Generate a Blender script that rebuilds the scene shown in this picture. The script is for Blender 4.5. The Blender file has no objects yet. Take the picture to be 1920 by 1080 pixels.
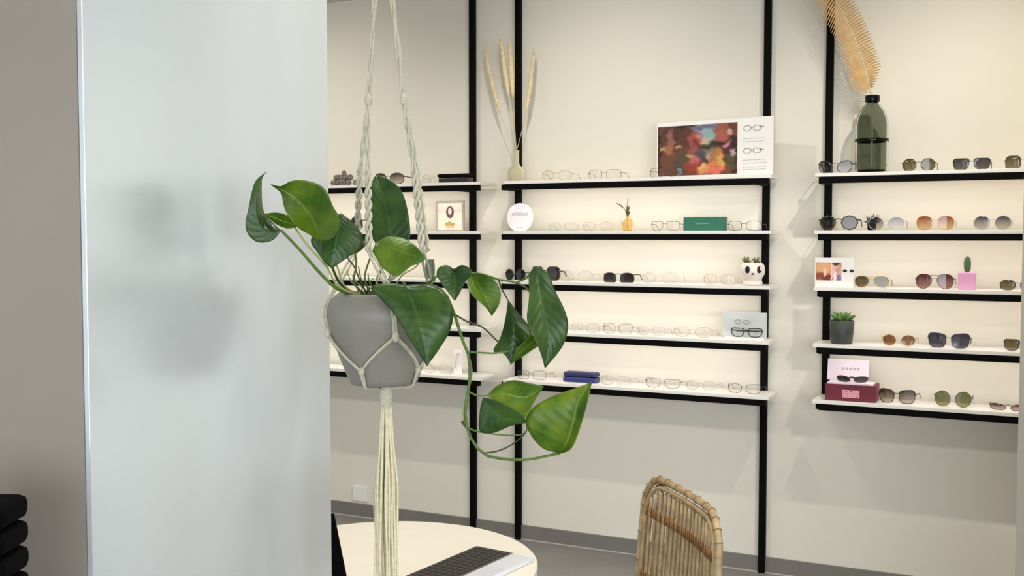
import bpy, bmesh, math, random
from mathutils import Vector, Matrix
random.seed(7)
S = bpy.context.scene
C = S.collection
PI = math.pi

# ---------------------------------------------------------------- camera
F = 2000.0                       # focal length in pixels of a 1920 wide frame
H = 1.46
PITCH = math.atan(98.0 / F)
YAW = math.radians(25.95)        # camera looks to the left of the wall's normal
CAM = Vector((0, -4.593, H))
FH = Vector((-math.sin(YAW), math.cos(YAW), 0))
R_ = Vector((math.cos(YAW), math.sin(YAW), 0))
FWD = FH * math.cos(PITCH) - Vector((0, 0, math.sin(PITCH)))
UP = FH * math.sin(PITCH) + Vector((0, 0, math.cos(PITCH)))
cd = bpy.data.cameras.new('camera'); cam = bpy.data.objects.new('camera', cd); C.objects.link(cam)
cd.sensor_width = 36; cd.lens = 36 * F / 1920; cd.clip_start = .05
cam.location = CAM
cam.rotation_euler = (PI / 2 - PITCH, 0, YAW)
S.camera = cam

# ---------------------------------------------------------------- light
S.view_settings.view_transform = 'Standard'; S.view_settings.look = 'None'
S.view_settings.gamma = 1; S.view_settings.use_curve_mapping = False
S.view_settings.exposure = 0.0
w = bpy.data.worlds.new('world'); S.world = w; w.use_nodes = True
w.node_tree.nodes['Background'].inputs[0].default_value = (.80, .90, 1, 1)
w.node_tree.nodes['Background'].inputs[1].default_value = 1.1

def area(name, loc, target, sx, sy, power, col, spread=180):
    l = bpy.data.lights.new(name, 'AREA'); l.shape = 'RECTANGLE'; l.size = sx; l.size_y = sy
    l.energy = power; l.color = col; l.spread = math.radians(spread)
    o = bpy.data.objects.new(name, l); C.objects.link(o); o.location = loc
    o.rotation_euler = (Vector(target) - Vector(loc)).to_track_quat('-Z', 'Y').to_euler()
    return o
def spot(name, loc, target, power, col, ang=95, blend=.8, rad=.018):
    l = bpy.data.lights.new(name, 'SPOT'); l.energy = power; l.color = col
    l.spot_size = math.radians(ang); l.spot_blend = blend; l.shadow_soft_size = rad
    o = bpy.data.objects.new(name, l); C.objects.link(o); o.location = loc
    o.rotation_euler = (Vector(target) - Vector(loc)).to_track_quat('-Z', 'Y').to_euler()
# daylight through the shop front behind the camera
area('daylight', (2.5, -9.0, 1.6), (0, 0, 1.2), 6, 2.4, 230, (.86, .93, 1.0))
area('side_fill', (4.9, -5.2, 1.5), (-1, -3.4, 1.1), 4, 2.2, 190, (.84, .92, 1.0))  # unseen fill light, added from the right to brighten the white panel
# ceiling spots, a row one metre off the shelf wall
for sx, pw in ((-4.95, 31), (-3.35, 32), (-1.75, 31), (-.15, 47), (1.45, 68)):
    spot('ceiling_spot', (sx, -1.05, 2.60), (sx, -.05, 1.15), pw, (1, .94, .83), 124, 1.0)
# second row of lamps over the middle of the room
for sx in (-3.0, -.9, 1.2, 3.2):
    area('ceiling_lamp', (sx, -2.75, 2.63), (sx, -2.7, 1.0), .9, .25, 17, (1, .96, .90), 165)

# ---------------------------------------------------------------- pixel -> place helpers
def ray(px, py): return FWD + R_ * ((px - 960) / F) - UP * ((py - 540) / F)
def D(px, py, d): return CAM + ray(px, py) * d
def W(px, py, Y=0.0):
    r = ray(px, py); return CAM + r * ((Y - CAM.y) / r.y)
def Z(px, py, z):
    r = ray(px, py); return CAM + r * ((z - CAM.z) / r.z)
def G(x, y, z=0.0): return CAM + R_ * x + FH * y + Vector((0, 0, z - CAM.z))   # right, ahead, height

# ---------------------------------------------------------------- mesh helpers
class MB:
    def __init__(s): s.v = []; s.f = []; s.uv = None; s.col = None
    def box(s, lo, hi, M=None):
        b = len(s.v)
        for x in (lo[0], hi[0]):
            for y in (lo[1], hi[1]):
                for z in (lo[2], hi[2]):
                    p = Vector((x, y, z)); s.v.append(M @ p if M else p)
        for q in ((0, 1, 3, 2), (4, 6, 7, 5), (0, 4, 5, 1), (2, 3, 7, 6), (0, 2, 6, 4), (1, 5, 7, 3)):
            s.f.append(tuple(b + i for i in q))
        return s
    def tube(s, pts, r, n=8, closed=False, cap=True):
        pts = [Vector(p) for p in pts]; m = len(pts)
        rr = r if isinstance(r, (list, tuple)) else [r] * m
        b = len(s.v); prev = None
        for i, p in enumerate(pts):
            if closed: t = pts[(i + 1) % m] - pts[i - 1]
            else: t = pts[min(i + 1, m - 1)] - pts[max(i - 1, 0)]
            if t.length < 1e-9: t = Vector((0, 0, 1))
            t.normalize()
            if prev is None:
                a = Vector((0, 0, 1)) if abs(t.z) < .9 else Vector((1, 0, 0))
                u = t.cross(a).normalized()
            else:
                u = prev - t * prev.dot(t)
                u = u.normalized() if u.length > 1e-6 else t.cross(Vector((0, 0, 1))).normalized()
            prev = u; v = t.cross(u)
            for k in range(n):
                a = 2 * PI * k / n
                s.v.append(p + (u * math.cos(a) + v * math.sin(a)) * rr[i])
        rings = m if closed else m - 1
        for i in range(rings):
            j = (i + 1) % m
            for k in range(n):
                l = (k + 1) % n
                s.f.append((b + i * n + k, b + i * n + l, b + j * n + l, b + j * n + k))
        if cap and not closed:
            s.f.append(tuple(b + k for k in reversed(range(n))))
            s.f.append(tuple(b + (m - 1) * n + k for k in range(n)))
        return s
    def lathe(s, prof, c=(0, 0, 0), n=32, capb=True, capt=False):
        c = Vector(c); b = len(s.v)
        for r, z in prof:
            for k in range(n):
                a = 2 * PI * k / n
                s.v.append(c + Vector((r * math.cos(a), r * math.sin(a), z)))
        for i in range(len(prof) - 1):
            for k in range(n):
                l = (k + 1) % n
                s.f.append((b + i * n + k, b + i * n + l, b + (i + 1) * n + l, b + (i + 1) * n + k))
        if capb: s.f.append(tuple(b + k for k in reversed(range(n))))
        if capt: s.f.append(tuple(b + (len(prof) - 1) * n + k for k in range(n)))
        return s
    def grid(s, rows, thick=0):
        n = len(rows); m = len(rows[0]); b = len(s.v)
        for r in rows: s.v += [Vector(p) for p in r]
        for i in range(n - 1):
            for j in range(m - 1):
                s.f.append((b + i * m + j, b + i * m + j + 1, b + (i + 1) * m + j + 1, b + (i + 1) * m + j))
        return s
    def ball(s, c, r, n=16, m=10, M=None):
        c = Vector(c); r = Vector(r) if not isinstance(r, (int, float)) else Vector((r, r, r))
        b = len(s.v)
        for i in range(m + 1):
            t = PI * i / m
            for k in range(n):
                a = 2 * PI * k / n
                p = Vector((r.x * math.sin(t) * math.cos(a), r.y * math.sin(t) * math.sin(a), r.z * math.cos(t)))
                if M: p = M @ p
                s.v.append(c + p)
        for i in range(m):
            for k in range(n):
                l = (k + 1) % n
                s.f.append((b + i * n + k, b + (i + 1) * n + k, b + (i + 1) * n + l, b + i * n + l))
        return s
    def poly_prism(s, outline, y0, y1):
        "outline = [(x,z)] closed, extruded along y"
        b = len(s.v); n = len(outline)
        for y in (y0, y1): s.v += [Vector((x, y, z)) for x, z in outline]
        s.f.append(tuple(b + i for i in range(n)))
        s.f.append(tuple(b + n + i for i in reversed(range(n))))
        for i in range(n):
            j = (i + 1) % n
            s.f.append((b + i, b + n + i, b + n + j, b + j))
        return s

LOC = {}
def put(name, mb, mat, parent=None, smooth=False, bevel=0, local=False):
    off = Vector((0, 0, 0)) if local else LOC.get(parent.name if parent else None, Vector((0, 0, 0)))
    me = bpy.data.meshes.new(name)
    me.from_pydata([tuple(v - off) for v in mb.v], [], mb.f)
    if smooth: me.polygons.foreach_set('use_smooth', [True] * len(me.polygons))
    me.materials.append(mat)
    me.validate(); me.update()
    bm = bmesh.new(); bm.from_mesh(me); bmesh.ops.recalc_face_normals(bm, faces=bm.faces); bm.to_mesh(me); bm.free()
    o = bpy.data.objects.new(name, me); C.objects.link(o)
    if parent: o.parent = parent; LOC[o.name] = LOC.get(parent.name, Vector((0, 0, 0)))
    if bevel:
        m = o.modifiers.new('bevel', 'BEVEL'); m.width = bevel; m.segments = 2; m.limit_method = 'ANGLE'
    return o
def thing(name, label, cat, loc=(0, 0, 0), group=None, rz=0):
    o = bpy.data.objects.new(name, None); C.objects.link(o); o.location = loc; o.rotation_euler = (0, 0, rz)
    o.empty_display_size = .05
    LOC[o.name] = Vector(loc)
    o['label'] = label; o['category'] = cat
    if group: o['group'] = group
    return o
def tag(o, label, cat, group=None):
    o['label'] = label; o['category'] = cat
    if group: o['group'] = group
    return o
def struct(name, mb, mat, smooth=False, bevel=0):
    o = put(name, mb, mat, smooth=smooth, bevel=bevel); o['kind'] = 'structure'; return o

# ---------------------------------------------------------------- materials
def srgb(r, g, b):
    f = lambda c: (c / 255 / 12.92) if c / 255 <= .04045 else ((c / 255 + .055) / 1.055) ** 2.4
    return (f(r), f(g), f(b), 1)
def mat(name, col, rough=.5, metal=0, var=0, scale=8, bump=0, bscale=60, trans=0, ior=1.45, coat=0, spec=.5, sheen=0):
    m = bpy.data.materials.new(name); m.use_nodes = True; nt = m.node_tree; b = nt.nodes['Principled BSDF']
    b.inputs['Base Color'].default_value = col; b.inputs['Roughness'].default_value = rough
    b.inputs['Metallic'].default_value = metal; b.inputs['Transmission Weight'].default_value = trans
    b.inputs['IOR'].default_value = ior; b.inputs['Coat Weight'].default_value = coat
    b.inputs['Specular IOR Level'].default_value = spec
    tc = nt.nodes.new('ShaderNodeTexCoord')
    if var:
        nz = nt.nodes.new('ShaderNodeTexNoise'); nz.inputs['Scale'].default_value = scale; nz.inputs['Detail'].default_value = 5
        nt.links.new(tc.outputs['Object'], nz.inputs['Vector'])
        rp = nt.nodes.new('ShaderNodeValToRGB')
        a = [max(0, c * (1 - var)) for c in col[:3]]; d = [min(1, c * (1 + var)) for c in col[:3]]
        rp.color_ramp.elements[0].color = (*a, 1); rp.color_ramp.elements[1].color = (*d, 1)
        rp.color_ramp.elements[0].position = .3; rp.color_ramp.elements[1].position = .7
        nt.links.new(nz.outputs[0], rp.inputs[0]); nt.links.new(rp.outputs[0], b.inputs['Base Color'])
    if bump:
        n2 = nt.nodes.new('ShaderNodeTexNoise'); n2.inputs['Scale'].default_value = bscale
        nt.links.new(tc.outputs['Object'], n2.inputs['Vector'])
        bp = nt.nodes.new('ShaderNodeBump'); bp.inputs['Strength'].default_value = bump; bp.inputs['Distance'].default_value = .002
        nt.links.new(n2.outputs[0], bp.inputs['Height']); nt.links.new(bp.outputs[0], b.inputs['Normal'])
    return m
def lens_mat(name, top, bot, gloss=.06):
    "thin tinted lens: tint varies down the lens as on real gradient lenses"
    m = bpy.data.materials.new(name); m.use_nodes = True; nt = m.node_tree; nt.nodes.clear()
    out = nt.nodes.new('ShaderNodeOutputMaterial'); mx = nt.nodes.new('ShaderNodeMixShader')
    tr = nt.nodes.new('ShaderNodeBsdfTransparent'); gl = nt.nodes.new('ShaderNodeBsdfGlossy')
    gl.inputs['Roughness'].default_value = .05; mx.inputs[0].default_value = gloss
    tc = nt.nodes.new('ShaderNodeTexCoord'); sp = nt.nodes.new('ShaderNodeSeparateXYZ'); rp = nt.nodes.new('ShaderNodeValToRGB')
    nt.links.new(tc.outputs['Generated'], sp.inputs[0]); nt.links.new(sp.outputs['Z'], rp.inputs[0])
    rp.color_ramp.elements[0].color = bot; rp.color_ramp.elements[1].color = top
    rp.color_ramp.elements[0].position = .1; rp.color_ramp.elements[1].position = .85
    nt.links.new(rp.outputs[0], tr.inputs[0]); nt.links.new(tr.outputs[0], mx.inputs[1]); nt.links.new(gl.outputs[0], mx.inputs[2])
    nt.links.new(mx.outputs[0], out.inputs[0]); return m
M = {}
M['wall'] = mat('wall_paint', srgb(228, 222, 208), .65, var=.02, scale=1.5, bump=.05, bscale=120)
M['ceiling'] = mat('ceiling_paint', srgb(214, 208, 196), .8)
M['floor'] = mat('concrete_floor', srgb(138, 134, 132), .35, var=.12, scale=3.5, bump=.06, bscale=30)
M['base'] = mat('grey_baseboard', srgb(122, 118, 112), .5, var=.05)
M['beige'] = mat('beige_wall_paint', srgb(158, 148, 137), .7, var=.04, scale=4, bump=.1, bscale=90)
M['black'] = mat('black_metal', srgb(4, 3, 3), .7, spec=.12)
M['board'] = mat('white_laminate', srgb(236, 232, 226), .35, var=.01)
M['white'] = mat('white_card', srgb(240, 236, 232), .6, var=.01)
M['cream'] = mat('cream_tabletop', srgb(240, 233, 218), .4, var=.015, scale=20)
M['pot'] = mat('grey_ceramic', srgb(130, 126, 116), .42, var=.09, scale=18, bump=.1, bscale=150)
M['soil'] = mat('potting_soil', srgb(48, 38, 30), .9, var=.5, scale=90, bump=1, bscale=200)
M['cord'] = mat('cotton_cord', srgb(194, 188, 166), .9, var=.1, scale=150, bump=.7, bscale=500)
M['tail'] = mat('cotton_fringe', srgb(222, 212, 178), .9, var=.12, scale=120, bump=.6, bscale=400)
M['rattan'] = mat('rattan_cane', srgb(172, 148, 112), .5, var=.28, scale=35, bump=.5, bscale=120)
M['rattan_d'] = mat('rattan_binding', srgb(140, 104, 62), .55, var=.25, scale=60, bump=.5, bscale=160)
M['stem'] = mat('green_stem', srgb(84, 112, 44), .5, var=.25, scale=25)
M['stem_d'] = mat('brown_stem', srgb(62, 66, 34), .6, var=.25, scale=25)
M['stem_y'] = mat('pale_vine', srgb(152, 160, 96), .5, var=.15, scale=25)
M['dark'] = mat('dark_plastic', srgb(26, 25, 26), .35, coat=.3)
M['rubber'] = mat('black_rubber', srgb(6, 6, 9), .7, spec=.05)
M['tort'] = mat('dark_brown_acetate', srgb(48, 34, 30), .25, var=.4, scale=120, coat=.5)
M['mauve'] = mat('plum_acetate', srgb(74, 42, 46), .25, coat=.5)
M['gold'] = mat('gold_wire', srgb(196, 160, 104), .3, metal=1)
M['silver'] = mat('silver_wire', srgb(180, 180, 180), .3, metal=1)
M['gun'] = mat('gunmetal_wire', srgb(84, 82, 80), .35, metal=.6)
M['clearp'] = mat('clear_acetate', srgb(200, 194, 184), .2, trans=.5, ior=1.3)
M['rose'] = mat('rose_acetate', srgb(200, 150, 120), .25, coat=.4)
M['navy'] = mat('navy_acetate', srgb(34, 34, 58), .3, coat=.4)
M['pale'] = mat('dried_grass', srgb(232, 214, 176), .9, var=.12, scale=60)
M['pale2'] = mat('dried_stalk', srgb(206, 196, 160), .8, var=.1, scale=40)
M['vase'] = mat('frosted_cream_glass', srgb(214, 206, 172), .3, trans=.35, var=.06, scale=20)
M['palm'] = mat('dried_palm', srgb(200, 158, 98), .7, var=.2, scale=40)
M['keys'] = mat('dark_keys', srgb(52, 48, 46), .5)
M['alu'] = mat('white_aluminium', srgb(226, 230, 236), .3, metal=.2)
M['deck'] = mat('dark_deck', srgb(92, 86, 80), .5)
M['green'] = mat('green_card', srgb(40, 104, 84), .55, var=.06, scale=40)
M['greentxt'] = mat('pale_green_print', srgb(128, 170, 150), .6)
M['blue'] = mat('blue_case', srgb(44, 50, 112), .4, var=.15, scale=60)
M['blue_d'] = mat('dark_blue_case', srgb(30, 34, 84), .4)
M['burg'] = mat('burgundy_card', srgb(108, 34, 50), .5, var=.06, scale=30)
M['pinktxt'] = mat('pink_print', srgb(226, 160, 172), .6)
M['lilac'] = mat('pale_lilac_card', srgb(232, 218, 228), .5, var=.03)
M['pinkpot'] = mat('pink_glaze', srgb(222, 160, 196), .35, var=.03)
M['cactus'] = mat('cactus_skin', srgb(78, 104, 66), .7, var=.2, scale=80, bump=.8, bscale=300)
M['potdark'] = mat('charcoal_pot', srgb(62, 66, 62), .5, var=.25, scale=30)
M['succ'] = mat('succulent_green', srgb(92, 122, 62), .5, var=.35, scale=40)
M['tiny'] = mat('dark_foliage', srgb(58, 62, 76), .5, var=.4, scale=60)
M['paperline'] = mat('grey_print', srgb(176, 174, 178), .7)
M['ink'] = mat('ink_print', srgb(70, 66, 66), .6)
M['amber'] = mat('amber_glass', srgb(244, 206, 130), .1, trans=.75, ior=1.3)
M['twig'] = mat('dried_twig', srgb(92, 92, 58), .8, var=.2)
M['socket'] = mat('white_plastic', srgb(236, 234, 230), .35)
M['panda'] = mat('white_glaze', srgb(240, 228, 220), .35, var=.01)
M['pandablk'] = mat('black_glaze', srgb(16, 10, 12), .3)
M['acry'] = mat('clear_acrylic', srgb(226, 232, 232), .05, trans=.9, ior=1.2)
M['frost'] = mat('milky_acrylic', srgb(196, 200, 198), .3)
M['tealglass'] = mat('grey_green_glass', srgb(96, 112, 100), .15, trans=.4, ior=1.3)
M['greyd'] = mat('grey_speckled_case', srgb(120, 112, 104), .6, var=.6, scale=90)

# smoky green bottle: thin tinted glass
def tint_glass(name, col, gloss=.12):
    m = bpy.data.materials.new(name); m.use_nodes = True; nt = m.node_tree; nt.nodes.clear()
    out = nt.nodes.new('ShaderNodeOutputMaterial'); mx = nt.nodes.new('ShaderNodeMixShader')
    tr = nt.nodes.new('ShaderNodeBsdfTransparent'); tr.inputs[0].default_value = col
    gl = nt.nodes.new('ShaderNodeBsdfGlossy'); gl.inputs['Roughness'].default_value = .04
    lw = nt.nodes.new('ShaderNodeLayerWeight'); lw.inputs[0].default_value = gloss
    nt.links.new(lw.outputs['Fresnel'], mx.inputs[0])
    nt.links.new(tr.outputs[0], mx.inputs[1]); nt.links.new(gl.outputs[0], mx.inputs[2]); nt.links.new(mx.outputs[0], out.inputs[0])
    return m
M['bottle'] = tint_glass('smoky_green_glass', srgb(182, 189, 178), .12)
M['bottle_d'] = tint_glass('dark_green_glass', srgb(70, 80, 72), .3)
M['glassclear'] = tint_glass('clear_glass', (.93, .95, .93, 1), .3)

# satin white panel, softly mirror-like, with a vertical grain
m = bpy.data.materials.new('satin_white_lacquer'); m.use_nodes = True; nt = m.node_tree; b = nt.nodes['Principled BSDF']
b.inputs['Base Color'].default_value = srgb(226, 232, 236); b.inputs['Roughness'].default_value = .25
b.inputs['Metallic'].default_value = .5; b.inputs['Anisotropic'].default_value = .55
b.inputs['Anisotropic Rotation'].default_value = .0
M['panel'] = m

# leaves: uv.x runs across, uv.y from base to tip
def leaf_mat(name, c1, c2, rib, streak=None):
    m = bpy.data.materials.new(name); m.use_nodes = True; nt = m.node_tree; b = nt.nodes['Principled BSDF']; L = nt.links.new
    uv = nt.nodes.new('ShaderNodeTexCoord'); sp = nt.nodes.new('ShaderNodeSeparateXYZ'); L(uv.outputs['UV'], sp.inputs[0])
    nz = nt.nodes.new('ShaderNodeTexNoise'); nz.inputs['Scale'].default_value = 28; nz.inputs['Detail'].default_value = 6
    L(uv.outputs['Object'], nz.inputs['Vector'])
    rp = nt.nodes.new('ShaderNodeValToRGB'); rp.color_ramp.elements[0].color = c1; rp.color_ramp.elements[1].color = c2
    rp.color_ramp.elements[0].position = .38; rp.color_ramp.elements[1].position = .66; L(nz.outputs[0], rp.inputs[0])
    # side veins
    ab = nt.nodes.new('ShaderNodeMath'); ab.operation = 'SUBTRACT'; L(sp.outputs['X'], ab.inputs[0]); ab.inputs[1].default_value = .5
    a2 = nt.nodes.new('ShaderNodeMath'); a2.operation = 'ABSOLUTE'; L(ab.outputs[0], a2.inputs[0])
    ml = nt.nodes.new('ShaderNodeMath'); ml.operation = 'MULTIPLY_ADD'; L(a2.outputs[0], ml.inputs[0]); ml.inputs[1].default_value = -.5; L(sp.outputs['Y'], ml.inputs[2])
    m9 = nt.nodes.new('ShaderNodeMath'); m9.operation = 'MULTIPLY'; L(ml.outputs[0], m9.inputs[0]); m9.inputs[1].default_value = 62
    sn = nt.nodes.new('ShaderNodeMath'); sn.operation = 'SINE'; L(m9.outputs[0], sn.inputs[0])
    pw = nt.nodes.new('ShaderNodeMapRange'); L(sn.outputs[0], pw.inputs[0]); pw.inputs[1].default_value = .8; pw.inputs[2].default_value = 1.0; pw.inputs[3].default_value = 0; pw.inputs[4].default_value = .10
    rb = nt.nodes.new('ShaderNodeMapRange'); L(a2.outputs[0], rb.inputs[0]); rb.inputs[1].default_value = .012; rb.inputs[2].default_value = .03; rb.inputs[3].default_value = .55; rb.inputs[4].default_value = 0
    mx0 = nt.nodes.new('ShaderNodeMath'); mx0.operation = 'MAXIMUM'; L(pw.outputs[0], mx0.inputs[0]); L(rb.outputs[0], mx0.inputs[1])
    mix = nt.nodes.new('ShaderNodeMixRGB'); L(mx0.outputs[0], mix.inputs[0]); L(rp.outputs[0], mix.inputs[1]); mix.inputs[2].default_value = rib
    L(mix.outputs[0], b.inputs['Base Color']); b.inputs['Roughness'].default_value = .34
    bp = nt.nodes.new('ShaderNodeBump'); bp.inputs['Strength'].default_value = .12; bp.inputs['Distance'].default_value = .0015
    L(sn.outputs[0], bp.inputs['Height']); L(bp.outputs[0], b.inputs['Normal'])
    tl = nt.nodes.new('ShaderNodeBsdfTranslucent'); L(mix.outputs[0], tl.inputs[0])
    ms = nt.nodes.new('ShaderNodeMixShader'); ms.inputs[0].default_value = .3
    out = nt.nodes['Material Output']; L(b.outputs[0], ms.inputs[1]); L(tl.outputs[0], ms.inputs[2]); L(ms.outputs[0], out.inputs[0])
    return m
M['leafA'] = leaf_mat('mid_green_leaf', srgb(66, 104, 22), srgb(112, 140, 36), srgb(132, 156, 64))
M['leafB'] = leaf_mat('deep_green_leaf', srgb(42, 76, 26), srgb(72, 106, 36), srgb(84, 122, 54))
M['leafC'] = leaf_mat('lime_variegated_leaf', srgb(72, 112, 20), srgb(132, 158, 44), srgb(168, 190, 84))

# ================================================================ the room
XL, XR, YF = -5.5, 5.0, -9.5
CEIL = 2.66
struct('floor', MB().box((XL, YF, -.1), (XR, .0, 0)), M['floor'])
struct('ceiling', MB().box((XL, YF, CEIL), (XR, .0, CEIL + .1)), M['ceiling'])
struct('wall_back', MB().box((XL - .1, 0, -.1), (XR + .1, .12, CEIL + .1)), M['wall'])
struct('wall_left', MB().box((XL - .1, YF, 0), (XL, 0, CEIL)), M['wall'])
struct('baseboard_back', MB().box((XL, -.012, 0), (XR, -.0, .068)), M['base'])
# a thin pale strip where baseboard meets the floor
struct('trim_1', MB().box((XL, -.016, 0), (XR, -.012, .004)), mat('pale_strip', srgb(190, 186, 180), .6))
# far right wall of the shop, plus the white wall corner whose edge runs down the right border
struct('wall_right', MB().box((XR, YF, 0), (XR + .1, 0, CEIL)), M['wall'])
pe = D(1913, 640, 3.35)
Mx = Matrix.Translation((pe.x, pe.y, 0)) @ Matrix.Rotation(math.radians(10), 4, 'Z')
struct('wall_corner', MB().box((0, -.18, 0), (1.0, 0, CEIL), Mx), mat('white_corner_paint', srgb(214, 214, 208), .6))

# pillar beside the camera: satin white panel on its room side, beige paint on the side facing us
e1 = Vector((-.310, 1.8086)); e0 = Vector((-.503, 1.262))
pd = (e1 - e0).normalized(); pn = Vector((-pd.y, pd.x))      # pn points away from the plant
def gp(v, z): return G(v.x, v.y, z)
def pillar(a, bvec, cvec, z0, z1):
    mb = MB(); p = [a, a + bvec, a + bvec + cvec, a + cvec]
    for z in (z0, z1): mb.v += [gp(q, z) for q in p]
    mb.f += [(3, 2, 1, 0), (4, 5, 6, 7), (0, 1, 5, 4), (1, 2, 6, 5), (2, 3, 7, 6), (3, 0, 4, 7)]
    return mb
L_ = (e1 - e0)
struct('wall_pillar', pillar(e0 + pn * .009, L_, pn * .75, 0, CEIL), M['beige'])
po = put('partition_panel', pillar(e0, L_, pn * .008, 0.0, CEIL), M['panel'], bevel=.001)
tag(po, 'tall satin white panel softly mirroring the hanging plant beside it', 'panel')

# ================================================================ wall shelving
ZB = [1.683 - .2285 * k for k in range(5)]
ZT = [z + .013 + .014 for z in ZB]           # top surface of each shelf
SD = .20                                     # shelf depth
M['led'] = None
def led_mat():
    m = bpy.data.materials.new('led_strip'); m.use_nodes = True; b = m.node_tree.nodes['Principled BSDF']
    b.inputs['Base Color'].default_value = (.9, .85, .75, 1); b.inputs['Emission Color'].default_value = (1, .84, .64, 1)
    b.inputs['Emission Strength'].default_value = 3; return m
M['led'] = led_mat()
def bay(label, x0, x1, posts, over0, over1, ledp):
    t = thing('shelving_unit', label, 'shelving unit', ((x0 + x1) / 2, -.0, 0), 'black and white wall shelving bays')
    for (px, z0, z1) in posts:
        put('post', MB().box((px - .0145, -.026, z0), (px + .0145, -.001, z1)), M['black'], t, bevel=.002)
    for k in range(5):
        zb = ZB[k]
        s = put('shelf', MB().box((x0 - over0, -SD, zb + .013), (x1 + over1, -.027, zb + .027)), M['board'], t, bevel=.001)
        fb = MB().box((x0, -SD + .0, zb - .013), (x1, -SD + .03, zb + .0125))
        for (px, _, _) in posts: fb.box((px - .012, -SD + .03, zb - .013), (px + .012, -.0265, zb + .0125))
        put('support_bar', fb, M['black'], s)
        if k < 4:
            put('light_strip', MB().box((x0 + .03, -SD + .032, zb + .004), (x1 - .03, -SD + .042, zb + .0125)), M['led'], s)
            l = area('shelf_light', ((x0 + x1) / 2, -SD + .042, zb + .002), ((x0 + x1) / 2, -.085, zb - .2), (x1 - x0) - .06, .012, ledp, (1, .95, .91), 170)
    return t
X = lambda px, Y=-SD, py=445: W(px, py, Y).x
ml, mr = X(943), X(1439)
pl, pr = X(972, -.013, 500), X(1435, -.013, 500)
bay('middle wall bay of five white shelves on two black posts, green box inside', ml, mr,
    ((pl, .0, CEIL), (pr, .0, CEIL)), .0, .012, .74)
lr = X(896); lp = X(886.5, -.013, 300)
bay('left wall bay of five shelves behind the hanging plant', lr - 1.22, lr, ((lp - 1.13, 0, CEIL), (lp, 0, CEIL)), 0, .012, .74)
rl = X(1537); rp_ = X(1551, -.013, 500)
bay('right wall bay of five shelves full of sunglasses, green bottle on top', rl, rl + 1.25,
    ((rp_, ZB[4], CEIL), (rp_ + 1.14, ZB[4], CEIL)), .022, .0, .74)

# ================================================================ eyewear
def lens_outline(kind, side, n=30):
    P = []
    for i in range(n):
        a = 2 * PI * i / n; c, s_ = math.cos(a), math.sin(a)
        def se(e): return math.copysign(abs(c) ** (2 / e), c), math.copysign(abs(s_) ** (2 / e), s_)
        if kind == 'round': x, z = c, s_
        elif kind == 'octagon': x, z = se(2.0); q = max(abs(x) + abs(z) * .42, abs(z) + abs(x) * .42); x, z = x / q, z / q
        elif kind == 'square': x, z = se(3.6)
        elif kind == 'oval': x, z = se(2.4)
        elif kind == 'aviator':
            x, z = se(2.5); d = max(0, -z); x = x * (1 - .22 * d) + side * .10 * d
        elif kind == 'wayfarer': x, z = se(3.2); x = x * (1 + .10 * z) ; z += .10 * side * x * (z > 0)
        elif kind == 'cat': x, z = se(2.5); z = z * .85 + .22 * side * x * (1 if z > 0 else .4)
        elif kind == 'clubmaster': x, z = se(2.8); x *= (1 + .14 * z); z = min(z, .86)
        elif kind == 'dome': x, z = se(2.6); z = max(z, -.62)
        P.append((x, z))
    return P
def spectacles(name, cx, k, wid, hgt, kind, fr, lens, label, group, rim=.0014, Y=-.150, rz=0, lift=0, fold=False, cat='sunglasses', temple=None, brow=False, z0=None):
    "cx: x on the wall, k: shelf, wid: overall width m, hgt: lens height m"
    z = (ZT[k] if z0 is None else z0) + .0004
    t = thing(name, label, cat, (cx, Y, z), group, rz)
    gap = wid * .13; lw = (wid - gap) / 2 * .47; lh = hgt / 2
    lc = gap / 2 + lw + rim * .3
    zc = lh + rim + .0002 + lift
    lh0 = lh
    fm = MB()
    for side in (-1, 1):
        P = lens_outline(kind, side)
        lo = min(z_ for _, z_ in P)
        zc2 = zc + (-1 - lo) * lh0                       # let every outline rest on the same line
        pts = [(side * lc + x * lw, -.012 * (abs(side * lc + x * lw) / (wid / 2)) ** 2 * -1, zc2 + z_ * lh) for x, z_ in P]
        fm.tube(pts, rim, 6, closed=True)
        if brow:
            top = [p for p in pts if p[2] > zc2 + lh * .35]
            top.sort(key=lambda p: p[0]); fm.tube(top, rim * 1.9, 6)
        lm = MB(); n = len(pts); c0 = Vector((side * lc, pts[0][1] * .5, zc2))
        lm.v = [c0 + Vector((0, -.002, 0))] + [Vector(p) for p in pts]
        lm.f = [(0, 1 + i, 1 + (i + 1) % n) for i in range(n)]
        if lens: put('lens', lm, lens, t, smooth=True, local=True)
    zb = zc + lh * .35
    inn = gap / 2 + lw * .12
    fm.tube([(-inn, .001, zb), (-gap * .25, -.001, zb + rim * 1.5), (gap * .25, -.001, zb + rim * 1.5), (inn, .001, zb)], rim * .9, 6)
    if kind in ('aviator',):
        fm.tube([(-inn - lw * .3, .002, zb + lh * .45), (0, .0, zb + lh * .5), (inn + lw * .3, .002, zb + lh * .45)], rim * .8, 6)
    for side in (-1, 1):
        fm.tube([(side * (lc + lw * .86), .009, zb), (side * (wid / 2), .012, zb)], rim * 1.3, 6)
    put('frame_front', fm, fr, t, smooth=True, local=True)
    tl = min(.128, -Y - .032 - .004)
    for side in (-1, 1):
        x = side * wid / 2
        if fold:
            pts = [(x, .014, zb), (x * .6, .02 + .004 * side, zb - .002), (-x * .7, .022 + .004 * side, zb - .004)]
        else:
            pts = [(x, .012, zb), (x, tl * .7, zb - .002), (x * .97, tl, max(rim * 1.2 + .0003, zb - .026))]
        put('temple', MB().tube(pts, [rim * 1.1, rim * 1.1, rim * 1.2], 6), temple or fr, t, smooth=True, local=True)
    return t

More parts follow.
